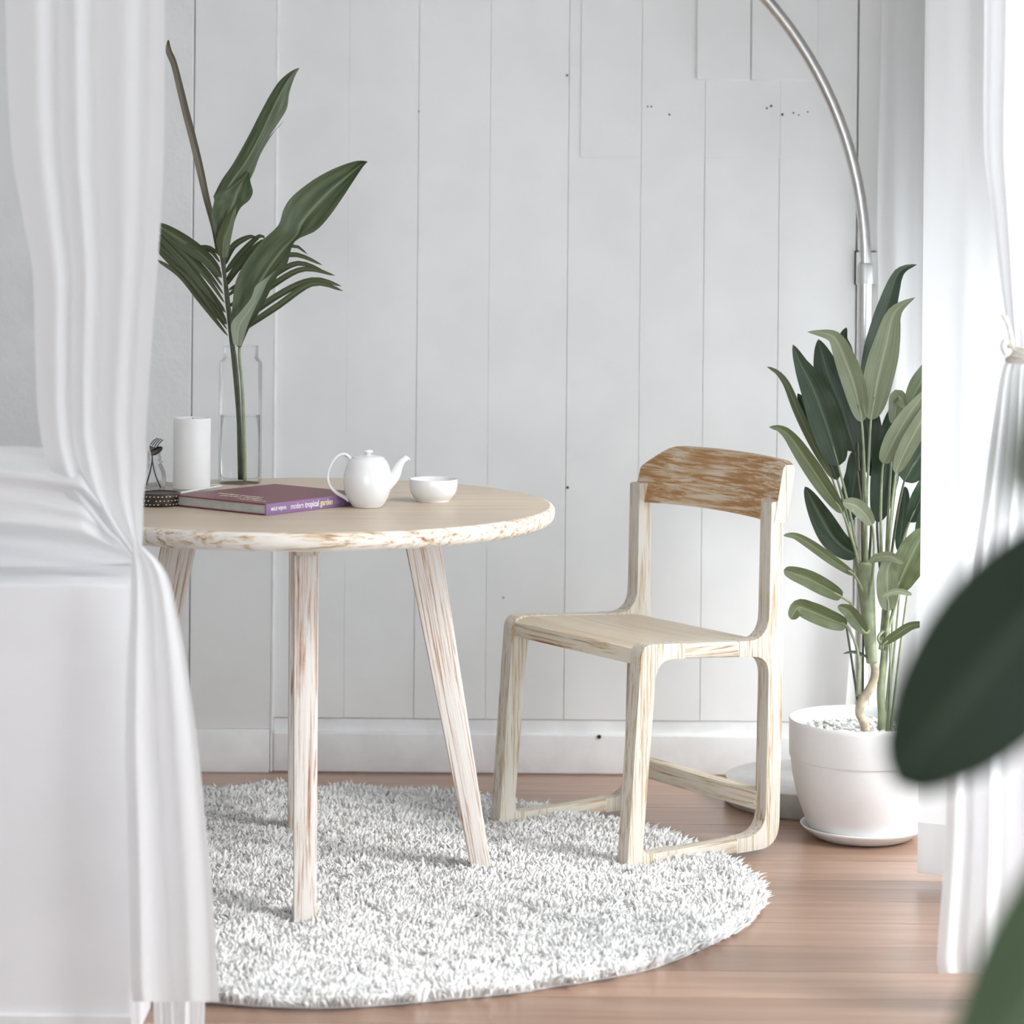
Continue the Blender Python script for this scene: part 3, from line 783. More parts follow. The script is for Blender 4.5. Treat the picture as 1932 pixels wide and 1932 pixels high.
# ------------------------------------------------------------------ leaf builders
def leaf(name, mid, Y, hw_, mat, parent, n=22, cols=6, fold=0.25, prof=(0.55, 0.85), tipcurl=0.0, twist=0.0, offset=0.0, asym=0.0, wave=0.0, label=None):
    """mid: list of (px,py) from leaf base to tip (or (px,py,Y)); hw_: half width in px at its widest; Y: depth or (base,tip) depth"""
    Y0, Y1 = (Y, Y) if not isinstance(Y, tuple) else Y
    m_ = len(mid)
    pts = []
    for i, q in enumerate(mid):
        yy = q[2] if len(q) > 2 else Y0 + (Y1 - Y0) * i / (m_ - 1)
        pts.append(at(q[0], q[1], yy))
    cl = catmull(pts, n)
    kk = (Y0 + Y1) / 2 / F
    a_, b_ = prof
    tm = a_ / (a_ + b_); pk = tm ** a_ * (1 - tm) ** b_
    V, Fc, UV = [], [], []
    for i, p_ in enumerate(cl):
        t = i / n
        T = (cl[min(i + 1, n)] - cl[max(i - 1, 0)]).normalized()
        side = T.cross(Vector((0, -1, 0)))
        side = side.normalized() if side.length > 1e-4 else Vector((1, 0, 0))
        nor = side.cross(T).normalized()
        tw = twist * (t - 0.3)
        sd = side * math.cos(tw) + nor * math.sin(tw); nn = nor * math.cos(tw) - side * math.sin(tw)
        wpx = hw_ * (max(t, 0.002) ** a_) * (max(1 - t, 0.0015) ** b_) / pk
        wv = math.sin(t * 21 + hw_) * wave
        for j in range(cols + 1):
            s = -1 + 2 * j / cols
            ww = wpx * kk * s * (1 + asym * (1 if s > 0 else -1))
            V.append(p_ + sd * ww + nn * (fold * abs(ww) + wv * abs(s) ** 2 * wpx * kk * (1 if s > 0 else -1)))
            UV.append((j / cols, t))
    c1 = cols + 1
    for i in range(n):
        for j in range(cols):
            Fc.append((i * c1 + j, i * c1 + j + 1, (i + 1) * c1 + j + 1, (i + 1) * c1 + j))
    o = part(name, V, Fc, mat, parent, smooth=True, world=True, uvs=UV)
    if label: o['label'] = label
    return o
def blade(name, rows, mat, parent, Y, bulge=0.012, n=40, cols=10, swap=False):
    """rows: (lx,ly, mx,my, rx,ry[, dY]) left edge, midrib, right edge in px from base to tip; the midrib lies deeper by bulge"""
    Lp, Mp, Rp = [], [], []
    for r_ in rows:
        dy = r_[6] if len(r_) > 6 else 0.0
        Lp.append(at(r_[0], r_[1], Y + dy)); Mp.append(at(r_[2], r_[3], Y + dy + bulge)); Rp.append(at(r_[4], r_[5], Y + dy))
    def rs(ps):
        m_ = len(ps); out = []
        for i in range(n + 1):
            x_ = (m_ - 1) * i / n; q = min(int(x_), m_ - 2); t = x_ - q
            p0 = ps[max(q - 1, 0)]; p1 = ps[q]; p2 = ps[q + 1]; p3 = ps[min(q + 2, m_ - 1)]
            out.append(0.5 * ((2 * p1) + (p2 - p0) * t + (2 * p0 - 5 * p1 + 4 * p2 - p3) * t * t + (3 * p1 - p0 - 3 * p2 + p3) * t ** 3))
        return out
    Lc, Mc, Rc = rs(Lp), rs(Mp), rs(Rp)
    V, Fc, UV = [], [], []
    for i in range(n + 1):
        for j in range(cols + 1):
            s = j / cols
            q = Lc[i].lerp(Mc[i], s * 2) if s <= 0.5 else Mc[i].lerp(Rc[i], s * 2 - 1)
            V.append(q); UV.append((s, i / n * 2))
    c1 = cols + 1
    for i in range(n):
        for j in range(cols):
            Fc.append((i * c1 + j, i * c1 + j + 1, (i + 1) * c1 + j + 1, (i + 1) * c1 + j))
    return part(name, V, Fc, mat, parent, smooth=True, world=True, uvs=UV)
def stem(name, pts, r0, r1, mat, parent, n=20, seg=8):
    cl = catmull(pts, n)
    v, f = tube(cl, lambda t: r0 + (r1 - r0) * t, seg)
    return part(name, v, f, mat, parent, smooth=True, world=True)

# ------------------------------------------------------------------ leaves in the vase (three things standing in it)
VY = vp.y
# broad leaf leaning right
br = thing('broad_leaf', 'broad green leaf leaning right out of the glass vase', 'leaf', (vp.x + 0.005, VY - 0.01, TZ + 0.012))
stem('stalk', [at(462, 908, VY - 0.012), at(460, 800, VY - 0.012), at(456, 720, VY - 0.013), at(452, 655, VY - 0.015), at(470, 600, VY - 0.018)], 0.0042, 0.0030, M['stem'], br)
blade('blade', [(446, 652, 450, 655, 455, 655), (436, 615, 452, 615, 470, 620, -0.004), (438, 580, 470, 575, 490, 588, -0.008), (445, 530, 484, 545, 508, 552, -0.01),
                (466, 490, 505, 510, 527, 515, -0.01), (497, 452, 535, 470, 542, 497, -0.008), (525, 425, 560, 445, 556, 456, -0.006), (535, 395, 568, 422, 595, 436, -0.004),
                (552, 370, 590, 395, 620, 410), (590, 340, 622, 362, 645, 375, 0.004), (630, 318, 650, 338, 664, 346, 0.008), (670, 304, 680, 312, 684, 316, 0.012), (692, 304, 693, 305, 693, 306, 0.014)],
      M['leaf_vase'], br, VY - 0.03, 0.016)
blade('folded_edge', [(440, 648, 448, 652, 456, 654), (436, 612, 450, 618, 468, 612, -0.002), (452, 590, 468, 590, 482, 580, -0.004), (474, 562, 484, 565, 494, 556, -0.006), (482, 540, 496, 543, 505, 532, -0.006), (500, 526, 510, 524, 517, 514, -0.004), (519, 510, 521, 510, 523, 508)],
      M['leaf_under'], br, VY - 0.048, 0.004, n=24, cols=6)
# folded leaf pointing up to the right
fl = thing('folded_leaf', 'tall folded green leaf pointing up from the glass vase', 'leaf', (vp.x - 0.005, VY, TZ + 0.012))
stem('stalk', [at(456, 905, VY), at(452, 800, VY), at(446, 700, VY), at(438, 640, VY), at(427, 560, VY - 0.002), at(421, 480, VY - 0.004), at(412, 440, VY - 0.004)], 0.0050, 0.0034, M['stem_dark'], fl)
blade('upper_blade', [(402, 372, 420, 368, 445, 360), (418, 340, 440, 338, 470, 342, -0.002), (440, 308, 462, 308, 482, 310, -0.004), (468, 258, 488, 262, 505, 262, -0.004), (490, 215, 508, 220, 525, 232, -0.003),
                      (510, 178, 525, 185, 541, 205), (528, 152, 538, 160, 546, 175, 0.003), (548, 135, 553, 138, 556, 145, 0.006), (563, 128, 564, 128.5, 565, 129, 0.008)], M['leaf_vase'], fl, VY - 0.005, -0.010)
blade('underside_strip', [(470, 340, 474, 335, 480, 322), (480, 318, 484, 305, 492, 290), (498, 270, 505, 262, 515, 252), (520, 245, 528, 238, 537, 225)], M['leaf_under'], fl, VY + 0.004, 0.002, n=16, cols=4)
blade('lower_blade', [(418, 478, 424, 472, 430, 462), (402, 428, 420, 432, 438, 432, -0.004), (399, 405, 430, 405, 452, 395, -0.006), (404, 380, 440, 385, 470, 378, -0.006), (406, 368, 448, 362, 477, 362, -0.004),
                      (436, 350, 458, 342, 473, 345, 0.0), (466, 324, 468, 323, 470, 326, 0.002)], M['leaf_vase'], fl, VY - 0.018, 0.008, n=28)
blade('sheath', [(412, 482, 420, 486, 430, 485), (408, 455, 422, 458, 436, 450), (417, 425, 432, 428, 442, 420), (432, 400, 440, 402, 446, 398), (446, 386, 447, 386, 448, 385)], M['leaf_mid'], fl, VY - 0.026, -0.006, n=18, cols=6)
# rolled young leaf, tall and thin
rl = thing('rolled_leaf', 'thin rolled leaf spike rising highest from the glass vase', 'leaf', (vp.x - 0.008, VY + 0.008, TZ + 0.012))
stem('stalk', [at(452, 905, VY + 0.008), at(448, 760, VY + 0.008), at(440, 650, VY + 0.006), at(428, 540, VY + 0.004), at(412, 455, VY)], 0.0036, 0.0024, M['stem_dark'], rl)
blade('spike', [(407, 475, 411, 476, 415, 474), (399, 432, 404, 432, 409, 430), (384, 378, 390, 376, 395, 370), (370, 320, 378, 318, 383, 312), (358, 268, 365, 266, 370, 258), (345, 218, 352, 215, 357, 208), (334, 172, 340, 168, 345, 160),
                (323, 125, 329, 120, 333, 115), (312, 96, 319, 94, 324, 95), (316, 76, 318, 75, 319, 76)], M['leaf_roll'], rl, VY + 0.002, 0.006, n=40, cols=6)
# palm frond
pf = thing('palm_frond', 'feathery palm frond spreading low from the glass vase', 'leaf', (vp.x - 0.003, VY + 0.02, TZ + 0.012))
stem('rachis', [at(455, 905, VY + 0.018), at(449, 780, VY + 0.018), at(440, 680, VY + 0.016), at(433, 620, VY + 0.012), at(425, 540, VY + 0.008), at(418, 490, VY + 0.006), at(414, 470, VY + 0.006)], 0.0046, 0.0026, M['stem_dark'], pf)
right = [((436, 636), (520, 580), (590, 535), (647, 549), 6.5), ((440, 620), (520, 560), (590, 528), (644, 540), 6.5), ((432, 600), (500, 548), (570, 508), (632, 520), 6), ((430, 580), (500, 530), (560, 497), (612, 512), 6),
         ((428, 560), (490, 510), (550, 480), (608, 500), 5.5), ((430, 548), (500, 505), (550, 464), (580, 480), 5), ((427, 530), (460, 490), (500, 455), (520, 470), 7), ((425, 515), (455, 478), (490, 445), (500, 452), 6),
         ((424, 500), (440, 465), (470, 447), (484, 449), 6), ((426, 540), (450, 505), (490, 470), (520, 462), 6)]
for i, (a, b, c, d, w_) in enumerate(right):
    dy = 0.012 + 0.010 * math.sin(i * 2.1)
    leaf('leaflet', [a, b, c, d], (VY + 0.010, VY + 0.010 + dy), w_, M['leaf_palm'], pf, n=16, cols=4, fold=0.5, prof=(0.5, 0.6))
left_ = [((430, 634), (380, 570), (340, 520), (296, 490), 5), ((428, 612), (385, 555), (340, 500), (290, 455), 15), ((426, 590), (385, 540), (345, 490), (296, 440), 9), ((424, 572), (395, 530), (355, 485), (300, 432), 5), ((422, 556), (395, 518), (365, 487), (330, 462), 4),
         ((420, 540), (395, 505), (370, 480), (340, 455), 4), ((418, 524), (392, 490), (350, 458), (296, 424), 14), ((416, 508), (395, 482), (375, 470), (350, 460), 4), ((415, 495), (400, 475), (385, 468), (365, 465), 4), ((414, 482), (402, 470), (388, 465), (372, 466), 3), ((429, 622), (395, 575), (365, 535), (330, 500), 4)]
for i, (a, b, c, d, w_) in enumerate(left_):
    dy = 0.012 * math.sin(i * 1.7)
    leaf('leaflet', [a, b, c, d], (VY + 0.008, VY + 0.01 + dy), w_, M['leaf_palm'], pf, n=16, cols=4, fold=0.4, prof=(0.6, 0.45))

# small bottle with fork and spoon
jp = on_table(290, 925); k = jp.y / F
jar = thing('glass_bottle', 'small round glass bottle holding cutlery, half behind the left curtain', 'bottle', (jp.x, jp.y, TZ))
v, f = lathe(rz([(0, 925), (18, 925), (21, 923), (23.5, 912), (23.5, 900), (21, 888), (16, 878), (13.5, 873), (17, 872), (17, 870), (12.5, 868.5), (14, 866), (12.5, 864), (14, 861.5), (12.5, 860), (12.5, 852), (14, 851), (12.8, 850.6)], 925), 40)
part('bottle_body', v, f, M['bottle'], jar, smooth=True)
fork = thing('fork', 'dark steel fork standing in the small glass bottle, tines up', 'fork', (jp.x, jp.y - 0.004, TZ + 0.006))
stem('handle', [at(276, 915, jp.y - 0.005), at(283, 890, jp.y - 0.003), at(287, 870, jp.y), at(287, 856, jp.y), at(288, 848, jp.y)], 0.0018, 0.0014, M['cutlery'], fork)
blade('neck', [(284, 853, 287, 854, 290, 853), (282, 846, 287, 848, 294, 848), (282, 840, 289, 843, 297, 845)], M['cutlery'], fork, jp.y, 0.001, n=8, cols=4)
for (a, b) in (((284, 839), (297, 826.5)), ((287.5, 841), (301, 827)), ((291.5, 843), (304.5, 828)), ((295.5, 844.5), (308, 829.5))):
    stem('tine', [at(*a, jp.y), at((a[0] + b[0]) / 2 - 1, (a[1] + b[1]) / 2 - 1, jp.y), at(*b, jp.y)], 0.0014, 0.0010, M['cutlery'], fork, n=8, seg=6)
spoon = thing('spoon', 'dark steel spoon standing beside the fork in the glass bottle', 'spoon', (jp.x + 0.004, jp.y - 0.01, TZ + 0.006))
stem('handle', [at(303, 920, jp.y - 0.008), at(293, 895, jp.y - 0.010), at(288, 872, jp.y - 0.010), at(287, 857, jp.y - 0.010)], 0.0015, 0.0013, M['cutlery'], spoon)
V, Fc = [], []
ns = 14
for i in range(ns + 1):
    t = i / ns; c_ = at(285 + 22 * t, 855 - 9 * t, jp.y - 0.012); w_ = 8.5 * math.sin(math.pi * min(1, max(0, 0.08 + 0.92 * t * 0.98))) ** 0.6 * k
    for j in range(7):
        s = -1 + j / 3
        V.append(c_ + Vector((0.1 * w_ * s, 0.004 * (1 - s * s) * math.sin(math.pi * t), w_ * s * 0.9)))
for i in range(ns):
    for j in range(6): Fc.append((i * 7 + j, i * 7 + j + 1, (i + 1) * 7 + j + 1, (i + 1) * 7 + j))
part('spoon_bowl', V, Fc, M['cutlery'], spoon, smooth=True, world=True)

# dark beaded round box
kp = on_table(300, 953); k = kp.y / F
kb = thing('beaded_box', 'round dark box dotted with pale beads, left of the purple book', 'box', (kp.x, kp.y, TZ))
R_ = 41.5 * k
v, f = lathe([(0, 0), (R_ - 0.002, 0), (R_, 0.003), (R_ * 0.985, 0.008), (R_, 0.0125), (R_ * 0.985, 0.017), (R_, 0.021), (R_ - 0.002, 0.0245), (R_ * 0.85, 0.0235), (0, 0.023)], 48)
part('box_body', v, f, M['rattan'], kb, smooth=True)
bd = []
for row, zz in enumerate((0.005, 0.0125, 0.0205)):
    for q in range(34):
        if (q * 7 + row * 3) % 9 == 0: continue
        a = 2 * math.pi * (q + 0.5 * (row % 2)) / 34
        v, f = lathe([(0, -0.0011), (0.0016, -0.0006), (0.0019, 0), (0.0016, 0.0006), (0, 0.0011)], 6)
        bd.append(([(R_ * math.cos(a) + x_, R_ * math.sin(a) + y_, zz + z_) for x_, y_, z_ in v], f))
v, f = join(*bd); tag(part('beads', v, f, M['bead'], kb, smooth=True), 'pale beads', kind='stuff')
v, f = lathe([(R_ * 0.86, 0.0235), (R_ * 0.9, 0.0262), (R_ * 0.97, 0.0255), (R_ * 0.985, 0.022)], 48)
part('lid_rim', v, f, M['rattan'], kb, smooth=True)

# ------------------------------------------------------------------ potted plant
PY = 5.715; px_ = at(1620, 1561, PY).x; k = PY / F
saucer = thing('plant_saucer', 'shallow white saucer under the potted plant', 'saucer', (at(1627, 1561, PY).x, PY, 0.001))
rs_ = 117 * k
v, f = lathe([(0, 0), (rs_ * 0.72, 0), (rs_ * 0.80, 0.004), (rs_ * 0.97, 0.022), (rs_, 0.027), (rs_ * 0.985, 0.0285), (rs_ * 0.955, 0.025), (rs_ * 0.79, 0.008), (rs_ * 0.7, 0.006), (0, 0.006)], 64)
part('saucer_dish', v, f, M['pot'], saucer, smooth=True)
plant = thing('potted_plant', 'tall leafy houseplant in a white pot beside the chair', 'plant', (px_ + 0.004, PY, 0.0085))
rp_ = 136 * k
v, f = lathe([(0, 0), (rp_ * 0.63, 0), (rp_ * 0.68, 0.003), (rp_ * 0.78, 0.035), (rp_ * 0.88, 0.08), (rp_ * 0.945, 0.125), (rp_ * 0.972, 0.160), (rp_ * 0.974, 0.166), (rp_ * 0.990, 0.167), (rp_ * 0.995, 0.17), (rp_, 0.238), (rp_ * 1.0, 0.247),
              (rp_ * 0.985, 0.250), (rp_ * 0.965, 0.247), (rp_ * 0.955, 0.235), (rp_ * 0.93, 0.18), (0, 0.18)], 72)
part('pot', v, f, M['pot'], plant)
pb = []
v, f = lathe([(0, 0.223), (rp_ * 0.953, 0.219), (rp_ * 0.94, 0.19), (0, 0.19)], 48); pb.append((v, f))
for i in range(420):
    a = random.uniform(0, 2 * math.pi); r = rp_ * 0.91 * math.sqrt(random.random()); s = random.uniform(0.0038, 0.0068)
    v, f = lathe([(0, -0.6 * s), (0.8 * s, -0.35 * s), (s, 0), (0.8 * s, 0.38 * s), (0, 0.62 * s)], 7)
    cx_, cy_, sx, rot = r * math.cos(a), r * math.sin(a), random.uniform(0.75, 1.3), random.uniform(0, 3.1)
    pb.append(([(cx_ + (x_ * math.cos(rot) * sx - y_ * math.sin(rot)), cy_ + (x_ * math.sin(rot) * sx + y_ * math.cos(rot)), 0.224 + random.uniform(0, 0.004) * 0 + z_) for x_, y_, z_ in v], f))
v, f = join(*pb); tag(part('pebbles', v, f, M['pebble'], plant, smooth=True), 'white pebbles', kind='stuff')
stem('trunk', [at(1634, 1392, PY - 0.02), at(1631, 1366, PY - 0.022), at(1622, 1345, PY - 0.024), at(1625, 1325, PY - 0.026), at(1637, 1306, PY - 0.026), at(1648, 1285, PY - 0.024), at(1651, 1262, PY - 0.022), at(1645, 1238, PY - 0.02), at(1640, 1215, PY - 0.02)], 0.0105, 0.0085, M['trunk'], plant, n=40, seg=12)
stem('trunk', [at(1662, 1392, PY), at(1664, 1350, PY), at(1662, 1300, PY), at(1668, 1240, PY), at(1672, 1180, PY)], 0.010, 0.008, M['stem'], plant, n=24, seg=10)
stem('pseudostem', [at(1645, 1250, PY - 0.022), at(1641, 1200, PY - 0.024), at(1637, 1120, PY - 0.024), at(1633, 1060, PY - 0.024)], 0.0125, 0.017, M['stem'], plant, n=20, seg=12)
crownA, crownB = (1637, 1180), (1668, 1220)
# (midrib px from base to tip, depth offset base/tip, half width, material, origin px of the petiole)
LV = [
 ([(1643, 792), (1655, 720), (1672, 650), (1684, 598), (1700, 577), (1727, 561)], (-0.06, -0.09), 29, 'leaf_lit', crownA, (0.6, 1.05)),
 ([(1626, 796), (1612, 730), (1592, 672), (1577, 640), (1560, 630), (1523, 626)], (-0.06, -0.10), 22, 'leaf_lit', crownA, (0.6, 1.0)),
 ([(1630, 740), (1650, 655), (1672, 580), (1690, 525), (1705, 507), (1730, 499)], (0.01, 0.03), 21, 'leaf_dark', crownA, (0.6, 0.9)),
 ([(1582, 878), (1562, 810), (1535, 735), (1510, 685), (1496, 650)], (-0.035, -0.05), 31, 'leaf_dark', crownA, (0.5, 0.9)),
 ([(1612, 852), (1590, 775), (1562, 705), (1544, 640)], (0.0, 0.02), 36, 'leaf_dark', crownA, (0.6, 0.9)),
 ([(1570, 902), (1534, 836), (1505, 775), (1484, 725), (1466, 702), (1447, 692)], (0.0, 0.02), 9, 'leaf_mid', crownA, (0.5, 0.6)),
 ([(1580, 905), (1556, 850), (1530, 790), (1505, 742)], (0.01, 0.03), 19, 'leaf_dark', crownA, (0.6, 0.8)),
 ([(1590, 968), (1556, 920), (1520, 866), (1490, 823), (1470, 808), (1451, 806)], (-0.05, -0.08), 17, 'leaf_mid', crownA, (0.55, 0.75)),
 ([(1616, 1050), (1576, 1020), (1548, 975), (1519, 918)], (-0.02, 0.0), 24, 'leaf_dark', crownA, (0.5, 0.8)),
 ([(1666, 874), (1688, 828), (1718, 778), (1751, 733)], (-0.07, -0.10), 20, 'leaf_lit', crownB, (0.5, 0.8)),
 ([(1690, 892), (1708, 850), (1738, 795), (1772, 730)], (-0.08, -0.10), 17, 'leaf_lit', crownB, (0.5, 0.8)),
 ([(1706, 908), (1735, 860), (1768, 815), (1800, 770)], (-0.04, -0.03), 31, 'leaf_dark', crownB, (0.5, 0.8)),
 ([(1712, 770), (1735, 725), (1760, 690), (1785, 650)], (0.0, 0.02), 20, 'leaf_mid', crownB, (0.6, 0.8)),
 ([(1686, 800), (1690, 770), (1694, 748), (1712, 770)], (0.02, 0.0), 15, 'leaf_lit', crownB, (0.5, 0.5)),
 ([(1655, 985), (1668, 900), (1680, 820), (1688, 764)], (0.03, 0.05), 27, 'leaf_dark', crownB, (0.6, 0.7)),
 ([(1716, 985), (1732, 950), (1750, 910), (1772, 870)], (-0.03, -0.02), 19, 'leaf_dark', crownB, (0.5, 0.8)),
 ([(1646, 990), (1630, 968), (1612, 953), (1590, 948)], (-0.09, -0.12), 15, 'leaf_lit', crownA, (0.5, 0.5)),
 ([(1696, 1042), (1700, 1000), (1705, 960), (1708, 918)], (-0.01, 0.0), 13, 'leaf_dark', crownB, (0.6, 0.6)),
 ([(1612, 1085), (1575, 1060), (1530, 1028), (1500, 1011), (1478, 1010)], (-0.05, -0.10), 10, 'leaf_mid', crownA, (0.5, 0.6)),
 ([(1588, 1126), (1556, 1108), (1520, 1090), (1479, 1076)], (-0.06, -0.08), 17, 'leaf_mid', (1604, 1160), (0.35, 0.4)),
 ([(1597, 1180), (1565, 1168), (1530, 1153), (1506, 1146), (1492, 1168)], (-0.06, -0.09), 19, 'leaf_mid', (1622, 1330), (0.35, 0.4)),
 ([(1633, 1194), (1616, 1172), (1600, 1152), (1581, 1143)], (-0.05, -0.08), 14, 'leaf_mid', crownA, (0.5, 0.55)),
 ([(1690, 1115), (1706, 1078), (1726, 1036), (1747, 998)], (-0.07, -0.09), 31, 'leaf_mid', crownB, (0.5, 0.5)),
 ([(1676, 1152), (1674, 1110), (1676, 1070), (1690, 1052)], (-0.09, -0.11), 21, 'leaf_lit', crownB, (0.5, 0.6)),
 ([(1720, 1122), (1700, 1116), (1682, 1118), (1664, 1126)], (-0.11, -0.12), 6, 'leaf_lit', None, (0.5, 0.5)),
 ([(1640, 1062), (1655, 1052), (1680, 1050), (1705, 1062)], (-0.10, -0.12), 9, 'leaf_lit', None, (0.5, 0.5)),
 ([(1664, 1216), (1690, 1198), (1720, 1180), (1752, 1178)], (-0.07, -0.10), 9, 'leaf_mid', crownB, (0.5, 0.6)),
 ([(1640, 1242), (1620, 1232), (1605, 1230), (1591, 1233)], (-0.03, -0.05), 3, 'leaf_dark', None, (0.5, 0.6)),
 ([(1648, 900), (1640, 830), (1634, 780), (1630, 720)], (0.04, 0.06), 26, 'leaf_dark', crownA, (0.6, 0.7)),
 ([(1600, 985), (1608, 930), (1614, 890), (1612, 850)], (0.03, 0.05), 22, 'leaf_dark', crownA, (0.6, 0.6)),
 ([(1732, 1020), (1742, 985), (1756, 950), (1775, 915)], (-0.05, -0.06), 14, 'leaf_dark', crownB, (0.5, 0.6)),
 ([(1604, 690), (1596, 660), (1590, 640), (1597, 618)], (0.05, 0.07), 12, 'leaf_dark', (1620, 900), (0.5, 0.8)),
]
for i, (mid, (d0, d1), w_, mt, org, pf_) in enumerate(LV):
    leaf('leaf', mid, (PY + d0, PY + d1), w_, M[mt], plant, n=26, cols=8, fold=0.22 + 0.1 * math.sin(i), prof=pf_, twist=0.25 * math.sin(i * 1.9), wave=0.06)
    if org:
        b_ = mid[0]; t_ = Vector((mid[1][0] - b_[0], mid[1][1] - b_[1])).normalized()
        c_ = (org[0] + random.uniform(-8, 8), org[1] + random.uniform(-40, 10))
        m1 = (b_[0] * 0.6 + c_[0] * 0.4 - t_.x * 14, b_[1] * 0.6 + c_[1] * 0.4)
        stem('petiole', [at(*c_, PY - 0.02), at(*m1, PY + d0 * 0.6), at(*b_, PY + d0 + 0.002), at(b_[0] + t_.x * w_ * 1.5, b_[1] + t_.y * w_ * 1.5, PY + d0 + (d1 - d0) * 0.2 + 0.003)],
             0.0042, 0.0022, M['stem_dark'] if mt == 'leaf_dark' and i % 3 else M['stem'], plant, n=16)
for (a, b, c) in (((1672, 1370), (1690, 1200), (1700, 1090)), ((1680, 1372), (1700, 1210), (1712, 1120)), ((1668, 1370), (1682, 1220), (1684, 1100)), ((1628, 1345), (1628, 1250), (1630, 1150)), ((1624, 1345), (1606, 1240), (1597, 1182)), ((1676, 1370), (1680, 1250), (1672, 1120))):
    stem('petiole', [at(a[0], a[1] + 14, PY + 0.005), at(*b, PY - 0.01), at(*c, PY - 0.02)], 0.0032, 0.0022, M['stem'] if a[0] > 1640 else M['stem_dark'], plant, n=14)

# ------------------------------------------------------------------ arc floor lamp
LY = 6.05; lcx = at(1530, 1500, LY).x; lpx = at(1631, 700, LY).x
lamp = thing('arc_floor_lamp', 'steel arc floor lamp with grey round base behind the potted plant', 'lamp', (lcx, LY, 0.001))
v, f = lathe([(0, 0), (0.196, 0), (0.201, 0.006), (0.201, 0.050), (0.197, 0.056), (0, 0.057)], 72)
part('base', v, f, M['stone'], lamp)
dx = lpx - lcx
zc = at(1631, 518, LY).z
v, f = tube([Vector((dx, 0, 0.057)), Vector((dx, 0, 0.6)), Vector((dx, 0, zc - 0.02))], 0.0165, 20)
part('pole', v, f, M['steel'], lamp, smooth='auto')
v, f = lathe([(0.0165, -0.022), (0.0188, -0.022), (0.0188, 0.016), (0.0165, 0.024), (0.0135, 0.026)], 28)
part('collar', [(dx + x_, y_, zc + z_) for x_, y_, z_ in v], f, M['nickel'], lamp)
RA = 0.905
arc = []
for i in range(49):
    a = math.radians(118) * i / 48
    arc.append(Vector((dx - RA + RA * math.cos(a), -0.0 - 0.25 * (i / 48) ** 2, zc + 0.02 + RA * math.sin(a))))
v, f = tube(arc, 0.0135, 20)
part('arc', v, f, M['steel'], lamp, smooth='auto')
e = arc[-1]
v, f = lathe([(0.018, 0.0), (0.03, -0.01), (0.10, -0.05), (0.15, -0.11), (0.165, -0.16), (0.163, -0.16), (0.148, -0.108), (0.098, -0.052), (0.026, -0.014)], 48)
part('shade', [(e.x + x_, e.y + y_, e.z + 0.03 + z_) for x_, y_, z_ in v], f, M['steel'], lamp, smooth=True)
cd = [gnd(1360, 1484, 0.006), gnd(1330, 1476, 0.005), gnd(1302, 1472, 0.005), gnd(1278, 1471, 0.005)]
v, f = tube(catmull(cd, 16), 0.0042, 8); part('cord', v, f, M['cord'], lamp, smooth=True, world=True)

# ------------------------------------------------------------------ curtains
def drape(name, rows, Y, mat, parent, nfold, amp, ns=90, nt_=110, seed=0, phase=0.0, lean=0.0, ysq=1.0):
    """rows: (py, px_left, px_right); folds run down, depth modulated"""
    r_ = random.Random(seed)
    rows = sorted(rows)
    ph = [r_.uniform(0, 6.28) for _ in range(6)]
    yy0, yy1 = rows[0][0], rows[-1][0]
    def interp(py, c):
        for a in range(len(rows) - 1):
            if py <= rows[a + 1][0] or a == len(rows) - 2:
                p0 = rows[max(a - 1, 0)]; p1 = rows[a]; p2 = rows[a + 1]; p3 = rows[min(a + 2, len(rows) - 1)]
                h = p2[0] - p1[0]; t = (py - p1[0]) / h
                m1 = (p2[c] - p0[c]) / max(p2[0] - p0[0], 1e-6) * h; m2 = (p3[c] - p1[c]) / max(p3[0] - p1[0], 1e-6) * h
                return (2 * t ** 3 - 3 * t * t + 1) * p1[c] + (t ** 3 - 2 * t * t + t) * m1 + (-2 * t ** 3 + 3 * t * t) * p2[c] + (t ** 3 - t * t) * m2
    wmax = max(q[2] - q[1] for q in rows)
    V, Fc = [], []
    for j in range(nt_ + 1):
        t = j / nt_; py = yy0 + (yy1 - yy0) * t
        xl, xr = interp(py, 1), interp(py, 2)
        frac = max(0.10, (xr - xl) / wmax)
        for i in range(ns + 1):
            s = i / ns
            g = math.sin(2 * math.pi * nfold * s + ph[0] + 0.9 * math.sin(2 * math.pi * s + ph[1]) + phase * t)
            g += 0.22 * math.sin(2 * math.pi * nfold * 1.7 * s + ph[2] + 1.7 * t + 0.6 * math.sin(3 * t + ph[4])) + 0.5 * math.sin(2 * math.pi * 1.1 * s + ph[3])
            a = amp * (0.35 + 0.65 * frac)
            V.append(at(xl + (xr - xl) * s, py, Y + a * g + lean * t))
    for j in range(nt_):
        for i in range(ns):
            a = j * (ns + 1) + i; Fc.append((a, a + 1, a + ns + 2, a + ns + 1))
    return part(name, V, Fc, mat, parent, smooth=True, world=True)
rail_z = 2.62
rail = from_bm('curtain_rail', boxbm(XL, XR, 4.30, 4.34, rail_z, rail_z + 0.03, 0.004, 2), M['trim'])
tag(rail, 'white ceiling rail carrying the two doorway curtains', 'curtain rail')
YL = 4.30
cl_ = thing('left_curtain', 'white curtain at the left gathered over the ledge wall', 'curtain', (at(262, 1050, YL).x, YL, ZL + 0.02))
